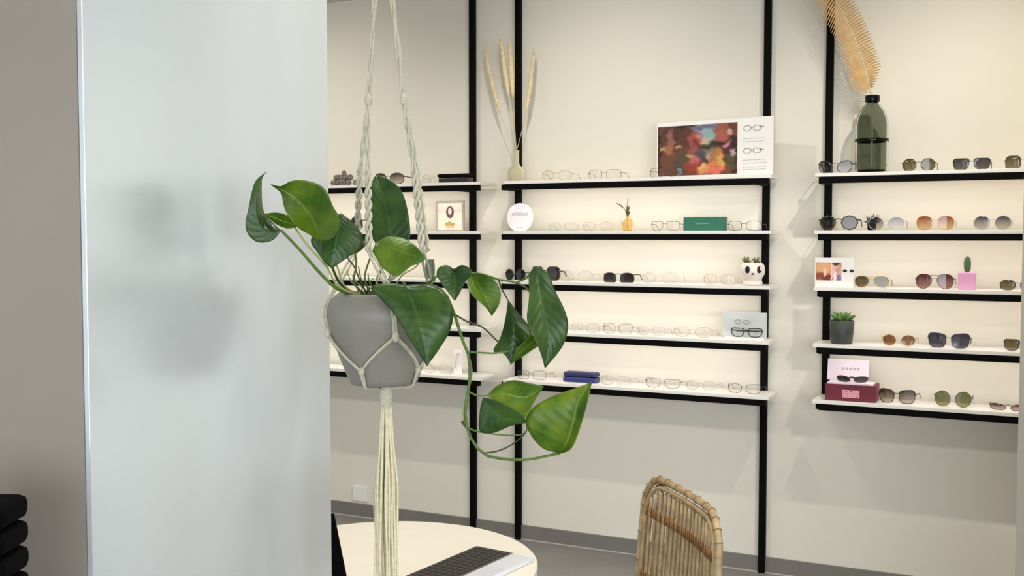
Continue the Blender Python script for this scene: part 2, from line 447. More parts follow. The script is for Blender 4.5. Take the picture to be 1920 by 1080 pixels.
def px_span(x0, x1, k, Y=-.15):
    py = 442
    return (X(x0, Y) + X(x1, Y)) / 2, abs(X(x1, Y) - X(x0, Y))
Lz = {
 'olive': lens_mat('olive_lens', srgb(96, 90, 58), srgb(140, 132, 92)),
 'darkolive': lens_mat('dark_olive_lens', srgb(56, 48, 30), srgb(110, 94, 56)),
 'green': lens_mat('green_lens', srgb(120, 126, 84), srgb(160, 164, 120)),
 'grey': lens_mat('grey_lens', srgb(78, 76, 78), srgb(110, 108, 110)),
 'black': lens_mat('black_lens', srgb(34, 30, 32), srgb(64, 58, 60)),
 'greygrad': lens_mat('grey_gradient_lens', srgb(84, 88, 100), srgb(214, 206, 204)),
 'browngrad': lens_mat('brown_gradient_lens', srgb(158, 98, 60), srgb(238, 206, 160)),
 'palegrad': lens_mat('pale_gradient_lens', srgb(128, 120, 132), srgb(224, 214, 206)),
 'plumgrad': lens_mat('plum_gradient_lens', srgb(92, 42, 50), srgb(184, 140, 140)),
 'amber': lens_mat('amber_lens', srgb(132, 92, 50), srgb(170, 124, 76)),
 'navy': lens_mat('navy_lens', srgb(62, 62, 80), srgb(104, 102, 120)),
 'slate': lens_mat('slate_lens', srgb(52, 56, 66), srgb(104, 108, 104)),
 'smoke': lens_mat('smoke_gradient_lens', srgb(84, 66, 60), srgb(206, 192, 180)),
 'clear': lens_mat('clear_lens', (.95, .95, .95, 1), (.97, .97, .97, 1), .03),
}
PXM = lambda px: (2000.0 / ((W(px, 442, -.15) - CAM).dot(FWD)))     # pixels per metre there
GS = 'sunglasses on the right bay'
def sun(x0, x1, k, hpx, kind, fr, lens, label, rim=.0013, group=GS, **kw):
    c, wd = px_span(x0, x1, k); hm = hpx / PXM((x0 + x1) / 2)
    return spectacles('sunglasses', c, k, wd, hm, kind, M[fr], Lz[lens], label, group, rim=rim, **kw)
# right bay, top shelf
sun(1533, 1597, 0, 25, 'cat', 'gun', 'greygrad', 'grey gradient sunglasses left of the green glass bottle', rim=.0018, Y=-.165)
sun(1688, 1752, 0, 23, 'round', 'tort', 'olive', 'olive round sunglasses just right of the green glass bottle')
sun(1783, 1855, 0, 22, 'clubmaster', 'dark', 'grey', 'black browline sunglasses with grey lenses on right bay top shelf', brow=True)
sun(1881, 1950, 0, 24, 'square', 'gun', 'olive', 'squarish olive sunglasses at the right border on the top shelf')
# second shelf
sun(1535, 1609, 1, 27, 'octagon', 'tort', 'darkolive', 'dark tortoise sunglasses with olive lenses in front of the right bay post', rim=.0026)
sun(1626, 1696, 1, 24, 'round', 'silver', 'palegrad', 'silver sunglasses with pale lilac lenses beside a tiny dark plant')
sun(1716, 1790, 1, 26, 'oval', 'rose', 'browngrad', 'amber gradient sunglasses on the second shelf of right bay', rim=.0009)
sun(1824, 1897, 1, 26, 'round', 'silver', 'greygrad', 'round sunglasses with blue grey gradient lenses, last on second shelf', rim=.0009)
# third shelf
sun(1602, 1669, 2, 21, 'aviator', 'gold', 'olive', 'gold aviator sunglasses with olive lenses beside the small photo card')
sun(1717, 1791, 2, 27, 'aviator', 'mauve', 'plumgrad', 'plum gradient aviator sunglasses left of the pink cactus pot')
sun(1876, 1946, 2, 19, 'oval', 'gun', 'olive', 'oval taupe sunglasses at right border on third shelf')
# fourth shelf
sun(1656, 1721, 3, 21, 'octagon', 'gold', 'amber', 'gold sunglasses with round brown lenses on the fourth shelf')
sun(1743, 1823, 3, 26, 'wayfarer', 'navy', 'navy', 'navy sunglasses with slate lenses on the fourth shelf', rim=.0018, brow=True)
sun(1886, 1956, 3, 22, 'clubmaster', 'dark', 'olive', 'dark green sunglasses at right border on fourth shelf', brow=True)
# bottom shelf
sun(1651, 1722, 4, 25, 'wayfarer', 'tort', 'smoke', 'brown fade sunglasses right of the burgundy box', rim=.0018, rz=math.radians(-6))
sun(1757, 1829, 4, 29, 'round', 'gun', 'green', 'big round sunglasses with pale green lenses on bottom shelf')
sun(1862, 1934, 4, 13, 'cat', 'tort', 'smoke', 'slim brown cat eye sunglasses at right end of bottom shelf', rim=.0015)
# middle bay sunglasses
GM = 'sunglasses on the middle and left bays'
sun(1130, 1189, 2, 21, 'dome', 'dark', 'black', 'black sunglasses in the centre of the middle bay third shelf', rim=.002, group=GM)
sun(946, 984, 2, 20, 'round', 'dark', 'black', 'small round black sunglasses at left end of middle bay third shelf', rim=.002, group=GM)
sun(990, 1044, 2, 25, 'square', 'mauve', 'black', 'chunky dark plum sunglasses partly behind the tall trailing leaf', rim=.003, group=GM, Y=-.12)
sun(655, 712, 1, 27, 'round', 'dark', 'slate', 'black sunglasses behind the macrame cord on second shelf of left bay', rim=.0028, group=GM)
sun(700, 757, 0, 20, 'oval', 'tort', 'smoke', 'mottled sunglasses between the two cord bundles on left bay top shelf', rim=.002, group=GM)

# clear eyeglasses
GE = 'clear eyeglasses on the left and middle bays'
def eye(x0, x1, k, hpx, kind, fr, label, rim=.0009, **kw):
    c, wd = px_span(x0, x1, k); hm = hpx / PXM((x0 + x1) / 2)
    return spectacles('eyeglasses', c, k, wd, hm, kind, M[fr], Lz['clear'], label, GE, rim=rim, cat='eyeglasses', **kw)
eye(1014, 1071, 0, 18, 'round', 'gold', 'thin gold eyeglasses right of the dried grass vase, top shelf')
eye(1101, 1164, 0, 17, 'square', 'gun', 'square thin eyeglasses in the middle of the top shelf')
eye(1219, 1282, 0, 17, 'square', 'gun', 'dark wire eyeglasses half hidden by the autumn photo board', Y=-.17, fold=True)
eye(1026, 1084, 1, 15, 'oval', 'silver', 'faint silver eyeglasses right of the white round sign')
eye(1090, 1150, 1, 16, 'round', 'gold', 'pale gold eyeglasses left of the amber bottle')
eye(1219, 1274, 1, 18, 'clubmaster', 'gun', 'browline eyeglasses between the amber bottle and green box')
eye(1362, 1428, 1, 17, 'square', 'tort', 'brown square eyeglasses right of the green box', rim=.001)
eye(1048, 1112, 2, 20, 'round', 'silver', 'silver round eyeglasses right of the plum sunglasses')
eye(1200, 1272, 2, 20, 'octagon', 'silver', 'silver round eyeglasses right of the black sunglasses')
eye(1318, 1380, 2, 18, 'square', 'rose', 'rose toned eyeglasses left of the panda face pot')
eye(1070, 1124, 3, 17, 'square', 'silver', 'silver eyeglasses nearest the trailing leaf on fourth shelf')
eye(1130, 1186, 3, 19, 'wayfarer', 'gun', 'dark wire eyeglasses second from the left on fourth shelf')
eye(1194, 1248, 3, 16, 'oval', 'silver', 'oval silver eyeglasses in the centre of the fourth shelf')
eye(1262, 1338, 3, 19, 'round', 'rose', 'rose brown eyeglasses left of the milky display card')
eye(968, 1024, 4, 17, 'square', 'gun', 'thin grey eyeglasses left of the blue case on bottom shelf')
eye(1126, 1184, 4, 17, 'oval', 'silver', 'silver eyeglasses right of the blue case on bottom shelf')
eye(1210, 1278, 4, 18, 'clubmaster', 'tort', 'eyeglasses with dark hinges in centre of bottom shelf', rim=.001)
eye(1286, 1346, 4, 18, 'round', 'silver', 'pale silver eyeglasses second from right on bottom shelf')
eye(1366, 1430, 4, 17, 'wayfarer', 'tort', 'brown eyeglasses at the right end of middle bay bottom shelf', rim=.0011)
eye(790, 832, 0, 15, 'oval', 'silver', 'faint silver eyeglasses left of the black case, left bay')
eye(790, 848, 4, 17, 'octagon', 'silver', 'silver eyeglasses beside the grey pot on left bay bottom shelf')

# ================================================================ things on the shelves
def on(px, k, Y): v = X(px, Y); return v, ZT[k] + .0003
def P_(px, py, Y): return W(px, py, Y)

# --- left bay: black spectacle case, speckled cases, portrait frame, grey-green glass, hanging tag glasses
x0, z = on(826, 0, -.13); x1, _ = on(884, 0, -.13)
t = thing('glasses_case', 'black hard spectacle case at the right end of left bay top shelf', 'glasses case', ((x0 + x1) / 2, -.13, z))
put('lid', MB().box((x0, -.16, z + .026), (x1, -.10, z + .043)), M['black'], t, bevel=.006)
put('base', MB().box((x0 + .004, -.157, z), (x1 - .004, -.103, z + .0255)), M['dark'], t, bevel=.005)
# speckled succulent-like cluster at the panel's edge
xc, z = on(646, 0, -.12)
t = thing('stone_cluster', 'speckled grey brown cluster at the left end of left bay top shelf', 'ornament', (xc, -.12, z))
rs = random.Random(3)
bm_ = MB()
for i in range(11):
    a = (i % 6 - 2.5) / 2.5
    bm_.ball((xc + a * .056, -.12 + rs.uniform(-.02, .02), z + .0165 + (.026 if i >= 6 else 0)), rs.uniform(.0145, .0165), 12, 8)
put('stone', bm_, M['greyd'], t, smooth=True)
put('knob', MB().ball((xc, -.12, z + .066), .012, 12, 8), M['greyd'], t, smooth=True)
# portrait frame
x0, z = on(818, 1, -.11); x1, _ = on(870, 1, -.11)
fh = .148
t = thing('picture_frame', 'slim white picture frame with an oval portrait and gold lettering', 'picture frame', ((x0 + x1) / 2, -.11, z))
fb = MB().box((x0, -.115, z), (x0 + .006, -.10, z + fh)).box((x1 - .006, -.115, z), (x1, -.10, z + fh)).box((x0 + .006, -.115, z), (x1 - .006, -.10, z + .006)).box((x0 + .006, -.115, z + fh - .006), (x1 - .006, -.10, z + fh))
put('frame', fb, mat('grey_wood', srgb(176, 164, 152), .5), t)
put('print', MB().box((x0 + .006, -.109, z + .006), (x1 - .006, -.104, z + fh - .006)), mat('ivory_print', srgb(246, 232, 214), .6), t)
xm = (x0 + x1) / 2
ov = [(xm + .021 * math.cos(2 * PI * i / 24), z + .091 + .029 * math.sin(2 * PI * i / 24)) for i in range(24)]
put('portrait', MB().poly_prism(ov, -.1102, -.1092), mat('plum_print', srgb(112, 76, 74), .6), t)
ov = [(xm + .010 * math.cos(2 * PI * i / 24), z + .096 + .017 * math.sin(2 * PI * i / 24)) for i in range(24)]
put('portrait', MB().poly_prism(ov, -.1112, -.1103), mat('rose_print', srgb(236, 214, 214), .6), t)
gt = MB()
for i, (a, b2, c_) in enumerate(((-.026, -.012, .016), (-.010, .004, .020), (.006, .024, .014), (-.02, .02, .004))):
    gt.box((xm + a, -.1108, z + (.026 if i < 3 else .018)), (xm + b2, -.1092, z + (.026 if i < 3 else .018) + c_))
put('lettering', gt, mat('gold_print', srgb(196, 164, 78), .6), t)
# grey green glass on third shelf
xc, z = on(806, 2, -.12)
o = put('glass_jar', MB().lathe([(.017, 0), (.021, .006), (.024, .03), (.023, .07), (.020, .085), (.022, .092)], (xc, -.12, z), 24), M['tealglass'], smooth=True)
tag(o, 'small grey green jar seen right of the cord on third shelf', 'jar')
# small hanging tag with cord on bottom shelf
xc, z = on(858, 4, -.12)
t = thing('display_card', 'small white card with a thin brown loop on left bay bottom shelf', 'card', (xc, -.12, z))
put('card', MB().box((xc - .022, -.122, z), (xc + .022, -.119, z + .118)), M['white'], t)
put('loop', MB().tube([(xc - .008, -.125, z + .03), (xc - .006, -.126, z + .07), (xc - .004, -.126, z + .095), (xc + .006, -.126, z + .104), (xc + .012, -.125, z + .09)], .0014, 6), M['rose'], t, smooth=True)

# --- middle bay top: vase with pampas, photo board
xc, z = on(968, 0, -.10)
v = thing('vase', 'pale cream glass vase on left end of middle bay top shelf', 'vase', (xc, -.10, z))
put('body', MB().lathe([(.034, 0), (.038, .004), (.039, .05), (.0385, .056), (.020, .074), (.013, .086), (.0125, .140), (.0145, .146)], (xc, -.10, z), 28), M['vase'], v, smooth=True)
mouth = Vector((xc, -.10, z + .142)); inside = Vector((xc, -.10, z + .02))
def plume(tip, mid, base_w, label, start=.45):
    t = thing('pampas_stem', label, 'dried grass', tuple(inside), 'dried grass stems in the cream vase')
    pts = []
    for i in range(21):
        u = i / 20
        p = mouth * (1 - u) ** 2 + mid * 2 * u * (1 - u) + tip * u * u
        pts.append(p)
    put('stalk', MB().tube([inside] + pts[:17], .0014, 6), M['pale2'], t, smooth=True)
    pb = MB(); rr = random.Random(int(tip.x * 1e4))
    i0 = int(20 * start); seg = pts[i0:]
    rad = [1.45 * base_w * math.sin(PI * min(1, (j + .5) / len(seg)) ** .8) * .62 + .0008 for j in range(len(seg))]
    pb.tube(seg, rad, 10)
    for j in range(420):
        q = rr.random() * (len(seg) - 2); a = int(q); p = seg[a].lerp(seg[a + 1], q - a); tdir = (seg[a + 1] - seg[a]).normalized()
        ang = rr.random() * 2 * PI; side = tdir.orthogonal().normalized(); side.rotate(Matrix.Rotation(ang, 3, tdir))
        r = rad[a]; l = r * .8 + .007
        p1 = p + side * r * .7; p2 = p + side * (r * .9 + l * .35) + tdir * .018
        pb.tube([p1, p2], [.0007, .0002], 3, cap=False)
    put('plume', pb, M['pale'], t, smooth=True)
Yp = -.10
plume(P_(908, 78, Yp), P_(925, 200, Yp), .0085, 'leftmost dried grass stem, slim and arching outwards from the cream vase', .38)
plume(P_(937, 66, Yp - .01), P_(955, 190, Yp), .0125, 'second dried grass plume from the left in the cream vase', .5)
plume(P_(955, 72, Yp + .01), P_(962, 190, Yp), .0125, 'bushy golden dried grass plume just left of the black post', .5)
plume(P_(1001, 90, Yp), P_(994, 200, Yp), .0105, 'dried grass plume leaning right of the black post', .42)

# photo board (two printed panels), right end nearer the room
a = P_(1231, 330, -.075); b2 = P_(1449, 330, -.165)
z = ZT[0] + .0003
dirv = Vector((b2.x - a.x, b2.y - a.y, 0)); wd = dirv.length; ang = math.atan2(dirv.y, dirv.x)
bt = thing('photo_board', 'white display board with red brown autumn photo, right end of middle bay top shelf', 'photo board', (a.x, a.y, z), None, ang)
hb0 = .232; hb1 = .240
hl = (P_(1232, 233, -.075).z - z); hr = (P_(1449, 215, -.165).z - z)
put('board', MB().box((0, 0, 0), (wd, .006, hr * .985)), M['white'], bt, local=True, bevel=.001)
def printed(name, w_, h_, x0, z0, blobs, base, parent, nx=72, nz_=48, noise=0, y=-.0006):
    mb = MB(); cols = []; rr = random.Random(5)
    for j in range(nz_ + 1):
        for i in range(nx + 1):
            u, v_ = i / nx, j / nz_
            mb.v.append(Vector((x0 + u * w_, y, z0 + v_ * h_)))
            u, v_ = (u + .016 * math.sin(v_ * 23 + u * 9) + .010 * math.sin(v_ * 51 + u * 37), v_ + .022 * math.sin(u * 27 + v_ * 7) + .012 * math.sin(u * 61))
            c = list(base)
            for (bu, bv, su, sv, col) in blobs:
                g = ((u - bu) / su) ** 2 + ((v_ - bv) / sv) ** 2
                k_ = max(0, min(1, (1.5 - g) / 1.0))
                if k_ > 0: c = [c[q] * (1 - k_) + col[q] * k_ for q in range(3)]
            n_ = 1 + noise * (rr.random() - .5)
            cols.append([max(0, min(255, q * n_)) for q in c])
    m_ = nx + 1
    for j in range(nz_):
        for i in range(nx): mb.f.append((j * m_ + i, j * m_ + i + 1, (j + 1) * m_ + i + 1, (j + 1) * m_ + i))
    mm = bpy.data.materials.new(name + '_ink'); mm.use_nodes = True; bb = mm.node_tree.nodes['Principled BSDF']
    at = mm.node_tree.nodes.new('ShaderNodeAttribute'); at.attribute_name = 'ink'
    mm.node_tree.links.new(at.outputs['Color'], bb.inputs['Base Color']); bb.inputs['Roughness'].default_value = .5
    me = bpy.data.meshes.new(name); me.from_pydata([tuple(v_) for v_ in mb.v], [], mb.f)
    ca = me.color_attributes.new('ink', 'FLOAT_COLOR', 'POINT')
    for i, c in enumerate(cols): ca.data[i].color = srgb(*c)
    me.materials.append(mm)
    o = bpy.data.objects.new(name, me); C.objects.link(o)
    if parent: o.parent = parent
    return o
pw = wd * .695
autumn = [(.14, .5, .16, .52, (104, 62, 50)), (.2, .25, .18, .22, (120, 72, 50)), (.27, .85, .22, .2, (84, 46, 34)), (.36, .75, .1, .18, (96, 52, 32)),
          (.16, .70, .05, .22, (158, 100, 88)), (.14, .53, .07, .10, (176, 110, 70)), (.05, .53, .06, .03, (206, 166, 126)), (.27, .56, .04, .03, (196, 158, 116)),
          (.28, .2, .07, .25, (88, 72, 58)), (.33, .35, .05, .2, (96, 76, 50)),
          (.62, .88, .17, .16, (160, 170, 200)), (.63, .75, .10, .14, (150, 186, 184)), (.62, .95, .2, .045, (108, 112, 140)), (.6, .68, .06, .06, (210, 190, 160)),
          (.48, .68, .085, .2, (176, 80, 72)), (.49, .60, .05, .1, (140, 44, 26)), (.46, .5, .05, .07, (164, 84, 84)), (.52, .78, .04, .06, (200, 140, 140)),
          (.84, .85, .12, .14, (168, 88, 60)), (.8, .76, .07, .12, (186, 92, 84)), (.93, .92, .06, .08, (110, 48, 28)), (.92, .80, .04, .07, (214, 170, 160)),
          (.96, .6, .05, .16, (48, 12, 22)), (.8, .60, .1, .05, (58, 16, 10)), (.88, .57, .04, .05, (216, 140, 160)), (.88, .48, .1, .07, (86, 30, 34)),
          (.64, .55, .14, .06, (62, 54, 34)), (.63, .48, .10, .05, (130, 120, 100)), (.56, .38, .06, .11, (78, 78, 88)), (.62, .27, .04, .06, (60, 56, 60)),
          (.42, .40, .05, .04, (210, 170, 120)), (.46, .28, .07, .12, (208, 104, 108)), (.44, .16, .09, .1, (166, 60, 40)), (.66, .38, .04, .08, (200, 150, 130)),
          (.76, .35, .06, .18, (196, 130, 60)), (.80, .22, .05, .16, (228, 176, 96)), (.68, .20, .07, .1, (232, 130, 80)), (.60, .10, .09, .1, (240, 160, 90)), (.74, .08, .09, .08, (246, 120, 100)), (.58, .16, .03, .05, (250, 190, 120)),
          (.92, .25, .07, .2, (80, 76, 36)), (.88, .12, .04, .08, (120, 80, 36)), (.95, .42, .05, .06, (200, 170, 180)), (.96, .07, .04, .04, (60, 20, 12)),
          (.01, .5, .018, .6, (34, 14, 14)), (.995, .35, .012, .2, (30, 12, 10)), (.35, .985, .12, .03, (30, 10, 8))]
autumn = [(a_, b_, c_, d_, tuple(q * .88 for q in e_)) for a_, b_, c_, d_, e_ in autumn]
printed('photo', pw, hl * .90, wd * .012, hr * .04, autumn, (112, 58, 40), bt, 90, 60, .10)
# right page: two line drawings of spectacles with a few lines of tiny print
def line_specs(xc_, zc_, w_):
    mb = MB()
    for s_ in (-1, 1):
        mb.tube([(xc_ + s_ * w_ * .25 + w_ * .19 * math.cos(2 * PI * i / 20), -.0015, zc_ + w_ * .13 * math.sin(2 * PI * i / 20)) for i in range(20)], .0008, 5, closed=True)
    mb.tube([(xc_ - w_ * .06, -.0015, zc_ + .004), (xc_ + w_ * .06, -.0015, zc_ + .004)], .0009, 5)
    mb.tube([(xc_ + w_ * .42, -.0015, zc_ + .006), (xc_ + w_ * .6, -.0015, zc_ + .003)], .0011, 5)
    return mb
put('drawing', line_specs(wd * .83, hr * .80, .085), M['ink'], bt, local=True)
put('drawing', line_specs(wd * .83, hr * .42, .085), M['ink'], bt, local=True)
tx = MB(); rr = random.Random(8)
for zz in (.62, .57, .26, .21, .14, .10):
    xx = wd * .75
    while xx < wd * .93:
        l = rr.uniform(.004, .011); tx.box((xx, -.0012, hr * zz), (xx + l, -.0001, hr * zz + .002)); xx += l + .003
put('lettering', tx, M['paperline'], bt, local=True)

# --- middle bay second shelf
xc, z = on(975, 1, -.13)
t = thing('round_sign', 'white round sign with faint grey print on left end of second shelf', 'sign', (xc, -.13, z))
R0 = .0665
put('disc', MB().poly_prism([(xc + R0 * math.cos(2 * PI * i / 48), z + R0 - .0045 + (R0) * max(-.93, math.sin(2 * PI * i / 48))) for i in range(48)], -.134, -.126), mat('white_gloss', srgb(246, 240, 244), .3), t, bevel=.001)
tx = MB()
for (a, b_, zz, hh) in ((-.040, -.026, .072, .012), (-.022, -.014, .072, .018), (-.010, .002, .072, .014), (.006, .012, .072, .018), (.016, .028, .072, .011), (.031, .040, .072, .013), (-.018, .020, .014, .003), (-.014, .016, .103, .002)):
    tx.box((xc + a, -.1346, z + zz), (xc + b_, -.1338, z + zz + hh))
put('lettering', tx, mat('light_grey_print', srgb(206, 200, 208), .6), t)
# amber bottle with dried sprigs
xc, z = on(1176, 1, -.13)
t = thing('glass_bottle', 'small amber glass bottle on middle bay second shelf', 'bottle', (xc, -.13, z))
put('body', MB().lathe([(.026, 0), (.0295, .004), (.030, .034), (.028, .044), (.012, .056), (.010, .064), (.012, .067)], (xc, -.13, z), 28), M['amber'], t, smooth=True)
put('label', MB().box((xc - .010, -.1612, z + .014), (xc + .010, -.1604, z + .036)), mat('tan_label', srgb(214, 176, 110), .6), t)
t = thing('dried_sprig', 'dark dried sprigs standing in the amber bottle', 'dried flowers', (xc, -.13, z + .006))
tw = MB(); b0 = Vector((xc, -.13, z + .008)); m0 = Vector((xc, -.13, z + .068))
for ex, ez, r_ in ((.004, .146, .0014), (-.046, .120, .0012), (-.030, .108, .001), (.014, .102, .001), (-.008, .118, .0012)):
    tw.tube([b0, m0, m0 + Vector((ex * .3, -.002, (ez - .068) * .6)), Vector((xc + ex, -.134, z + ez))], r_, 5)
put('stem', tw, M['twig'], t, smooth=True)
bb = MB(); rr = random.Random(2)
for i in range(26):
    q = rr.random(); bb.ball((xc + rr.uniform(-.007, .007), -.13 + rr.uniform(-.006, .006), z + .070 + q * .032), (.0035, .0035, .007), 6, 5)
for i in range(7): bb.ball((xc - .022 - i * .004, -.134, z + .108 + i * .002), (.0035, .002, .0022), 6, 5)
for i in range(6): bb.ball((xc + .003, -.133, z + .112 + i * .006), (.002, .002, .003), 6, 5)
put('bud', bb, M['twig'], t, smooth=True)
# green box
x0, z = on(1281, 1, -.14); x1, _ = on(1356, 1, -.14)
t = thing('gift_box', 'dark green rectangular box with pale script on second shelf', 'box', ((x0 + x1) / 2, -.11, z))
put('body', MB().box((x0, -.14, z), (x1, -.08, z + .058)), M['green'], t, bevel=.001)
xm = (x0 + x1) / 2 - .004
sq = [(xm - .030 + i * .0016, -.1405, z + .030 + .005 * math.sin(i * 1.15) * (1 - .6 * (i / 38))) for i in range(38)]
put('lettering', MB().tube(sq, .0011, 5), M['greentxt'], t, smooth=True)

# --- panda pot
xc, z = on(1412, 2, -.145)
t = thing('panda_planter', 'white pot with black eye patches at the right end of third shelf', 'plant pot', (xc, -.145, z))
prof = [(.034, 0), (.040, .003), (.041, .012), (.038, .016), (.0375, .028), (.0405, .032), (.049, .048), (.051, .066), (.048, .082), (.040, .092), (.034, .094), (.031, .088)]
put('body', MB().lathe(prof, (xc, -.145, z), 32), M['panda'], t, smooth=True)
ds = Vector((CAM.x - xc, CAM.y + .145, 0)).normalized(); rs_ = Vector((-ds.y, ds.x, 0))
def face(px_, pz, rad, rx, rz_, mm, nm):
    aa = px_ / rad
    dirn = ds * math.cos(aa) + rs_ * math.sin(aa)
    c_ = Vector((xc, -.145, z + pz)) + dirn * (rad - .002)
    Mr = Matrix.Rotation(math.atan2(dirn.y, dirn.x), 3, 'Z')
    put(nm, MB().ball(c_, (.004, rx, rz_), 14, 10, Mr), mm, t, smooth=True)
face(-.0225, .066, .051, .0105, .0155, M['pandablk'], 'eye_patch')
face(.0290, .066, .051, .0115, .0145, M['pandablk'], 'eye_patch')
face(.0335, .069, .0525, .0048, .008, M['panda'], 'eye_shine')
face(.0, .049, .050, .0055, .004, M['pandablk'], 'nose')
band = MB().tube([(xc + .0385 * math.cos(2 * PI * i / 32), -.145 + .0385 * math.sin(2 * PI * i / 32), z + .024) for i in range(32)], .0016, 6, closed=True)
put('groove', band, M['rose'], t, smooth=True)
for sx in (-1, 1):
    cc = Vector((xc, -.145, z + .092)) + rs_ * (.020 * sx - .005)
    lf = MB(); rr = random.Random(40 + sx)
    for i in range(16):
        a = rr.random() * 2 * PI; el = rr.uniform(.5, 1.4); l = rr.uniform(.016, .036)
        d_ = Vector((math.cos(a) * math.cos(el), math.sin(a) * math.cos(el), math.sin(el)))
        lf.tube([cc - Vector((0, 0, .006)), cc + d_ * l * .5, cc + d_ * l], [.002, .0052, .0006], 6)
    put('succulent', lf, mat('olive_succulent', srgb(108, 108, 70), .6, var=.4, scale=50), t, smooth=True)

# --- milky card with black glasses on fourth shelf
x0, z = on(1357, 3, -.10); x1, _ = on(1440, 3, -.10)
t = thing('display_box', 'milky translucent display card at the right end of fourth shelf', 'display stand', ((x0 + x1) / 2, -.10, z))
put('back_plate', MB().box((x0, -.103, z), (x1, -.099, z + .112)), M['frost'], t, bevel=.001)
put('foot', MB().box((x0 + .02, -.15, z), (x1 - .005, -.1035, z + .006)), M['white'], t)
dl = MB()
for s_ in (-1, 1): dl.tube([((x0 + x1) / 2 - .01 + s_ * .018 + .014 * math.cos(2 * PI * i / 18), -.1045, z + .070 + .008 * math.sin(2 * PI * i / 18)) for i in range(18)], .0006, 5, closed=True)
put('drawing', dl, M['ink'], t)
c_, wd_ = px_span(1371, 1431, 3, -.13)
spectacles('eyeglasses', c_, 3, wd_, .038, 'clubmaster', M['dark'], Lz['clear'], 'black rimmed eyeglasses standing in front of the milky display card', GE, rim=.0022, Y=-.128, cat='eyeglasses', z0=ZT[3] + .0065, fold=True)

# --- blue case
x0, z = on(1056, 4, -.14); x1, _ = on(1119, 4, -.14)
t = thing('glasses_case', 'glossy dark blue spectacle case on middle bay bottom shelf', 'glasses case', ((x0 + x1) / 2, -.11, z))
put('base', MB().box((x0, -.145, z), (x1, -.085, z + .024)), M['blue'], t, bevel=.008)
put('lid', MB().box((x0 + .001, -.144, z + .0242), (x1 - .001, -.086, z + .046)), M['blue_d'], t, bevel=.009)

# --- right bay: green bottle + palm
xc, z = on(1631, 0, -.135)
Rb = .0655
t = thing('glass_bottle', 'tall smoky green glass bottle on the right bay top shelf', 'bottle', (xc, -.125, z))
LOC[t.name] = Vector((xc, -.125, z))
prof = [(.056, 0), (.0625, .004), (.064, .02), (.064, .19), (.061, .215), (.052, .243), (.038, .264), (.027, .276), (.025, .283), (.0255, .302), (.0275, .306)]
prof = [(r, z_ * .99) for r, z_ in prof]
put('body', MB().lathe(prof, (xc, -.125, z), 40), M['bottle'], t, smooth=True)
put('heel', MB().lathe([(.0, .0008), (.055, .0008), (.0605, .006), (.0605, .011), (.0, .011)], (xc, -.125, z), 40, capb=False), M['bottle_d'], t, smooth=True)
put('water_line', MB().lathe([(.0643, .122), (.0653, .1245), (.0653, .1315), (.0643, .134), (.0600, .134), (.0600, .122), (.0643, .122)], (xc, -.125, z), 40, capb=False), M['bottle_d'], t, smooth=True)  # added dark ring standing in for the water line inside the bottle
put('neck_ring', MB().lathe([(.0262, .280), (.0285, .284), (.0285, .304), (.0262, .3065), (.0245, .30), (.0245, .282), (.0262, .280)], (xc, -.125, z), 32, capb=False), M['bottle_d'], t, smooth=True)

t = thing('dried_palm_leaf', 'golden dried palm leaf rising out of the green bottle', 'dried leaf', (xc, -.125, z + .02))
yb = -.125
ctrl = [Vector((xc, yb, z + .02)), Vector((xc, yb, z + .28)), P_(1631, 170, yb - .004), P_(1619, 120, yb - .012), P_(1597, 60, yb - .02), P_(1566, 0, yb - .03), P_(1528, -60, yb - .04), P_(1470, -120, yb - .05)]
rach = []
for i in range(len(ctrl) - 1):
    p0, p1, p2, p3 = ctrl[max(i - 1, 0)], ctrl[i], ctrl[i + 1], ctrl[min(i + 2, len(ctrl) - 1)]
    for s_ in range(12):
        u = s_ / 12
        rach.append(.5 * ((2 * p1) + (p2 - p0) * u + (2 * p0 - 5 * p1 + 4 * p2 - p3) * u * u + (3 * p1 - p0 - 3 * p2 + p3) * u ** 3))
put('rachis', MB().tube(rach, [.0036 - .0014 * i / len(rach) for i in range(len(rach))], 6), M['pale2'], t, smooth=True)
seg = rach[26:]
for side, nm in ((-1, 'left_leaflets'), (1, 'right_leaflets')):
    fb = MB()
    N = 58
    for i in range(N):
        q = i / N * (len(seg) - 2); a = int(q); p = seg[a].lerp(seg[a + 1], q - a); td = (seg[a + 1] - seg[a]).normalized()
        nrm = Vector((0, -1, 0)); sd = td.cross(nrm).normalized() * -side
        env = min(1, .3 + i / 10)
        ln = (.066 if side < 0 else .070) * env
        # leaflets droop: they leave the midrib outwards and bend back down
        dl_ = ((sd * .95 + td * .12 + nrm * .2) if side < 0 else (sd * .80 - td * .45 + nrm * .25)).normalized()
        e1_ = p + dl_ * ln * .5 + Vector((0, 0, -.000)); e2_ = p + dl_ * ln + Vector((0, -.004, -.02 if side > 0 else -.006))
        wv = td * .0038
        b_ = len(fb.v)
        fb.v += [p - wv, p + wv, e1_ - wv * 1.1, e1_ + wv * 1.1 + nrm * .0012, e2_ - wv * .3, e2_ + wv * .3,
                 p - wv - nrm * .0006, p + wv - nrm * .0006, e1_ - wv * 1.1 - nrm * .0006, e1_ + wv * 1.1 + nrm * .0006, e2_ - wv * .3 - nrm * .0006, e2_ + wv * .3 - nrm * .0006]
        for f_ in ((0, 1, 3, 2), (2, 3, 5, 4), (6, 8, 9, 7), (8, 10, 11, 9), (0, 2, 8, 6), (2, 4, 10, 8), (1, 7, 9, 3), (3, 9, 11, 5), (4, 5, 11, 10)):
            fb.f.append(tuple(b_ + j for j in f_))
    o = put('leaflets', fb, M['palm'], t)

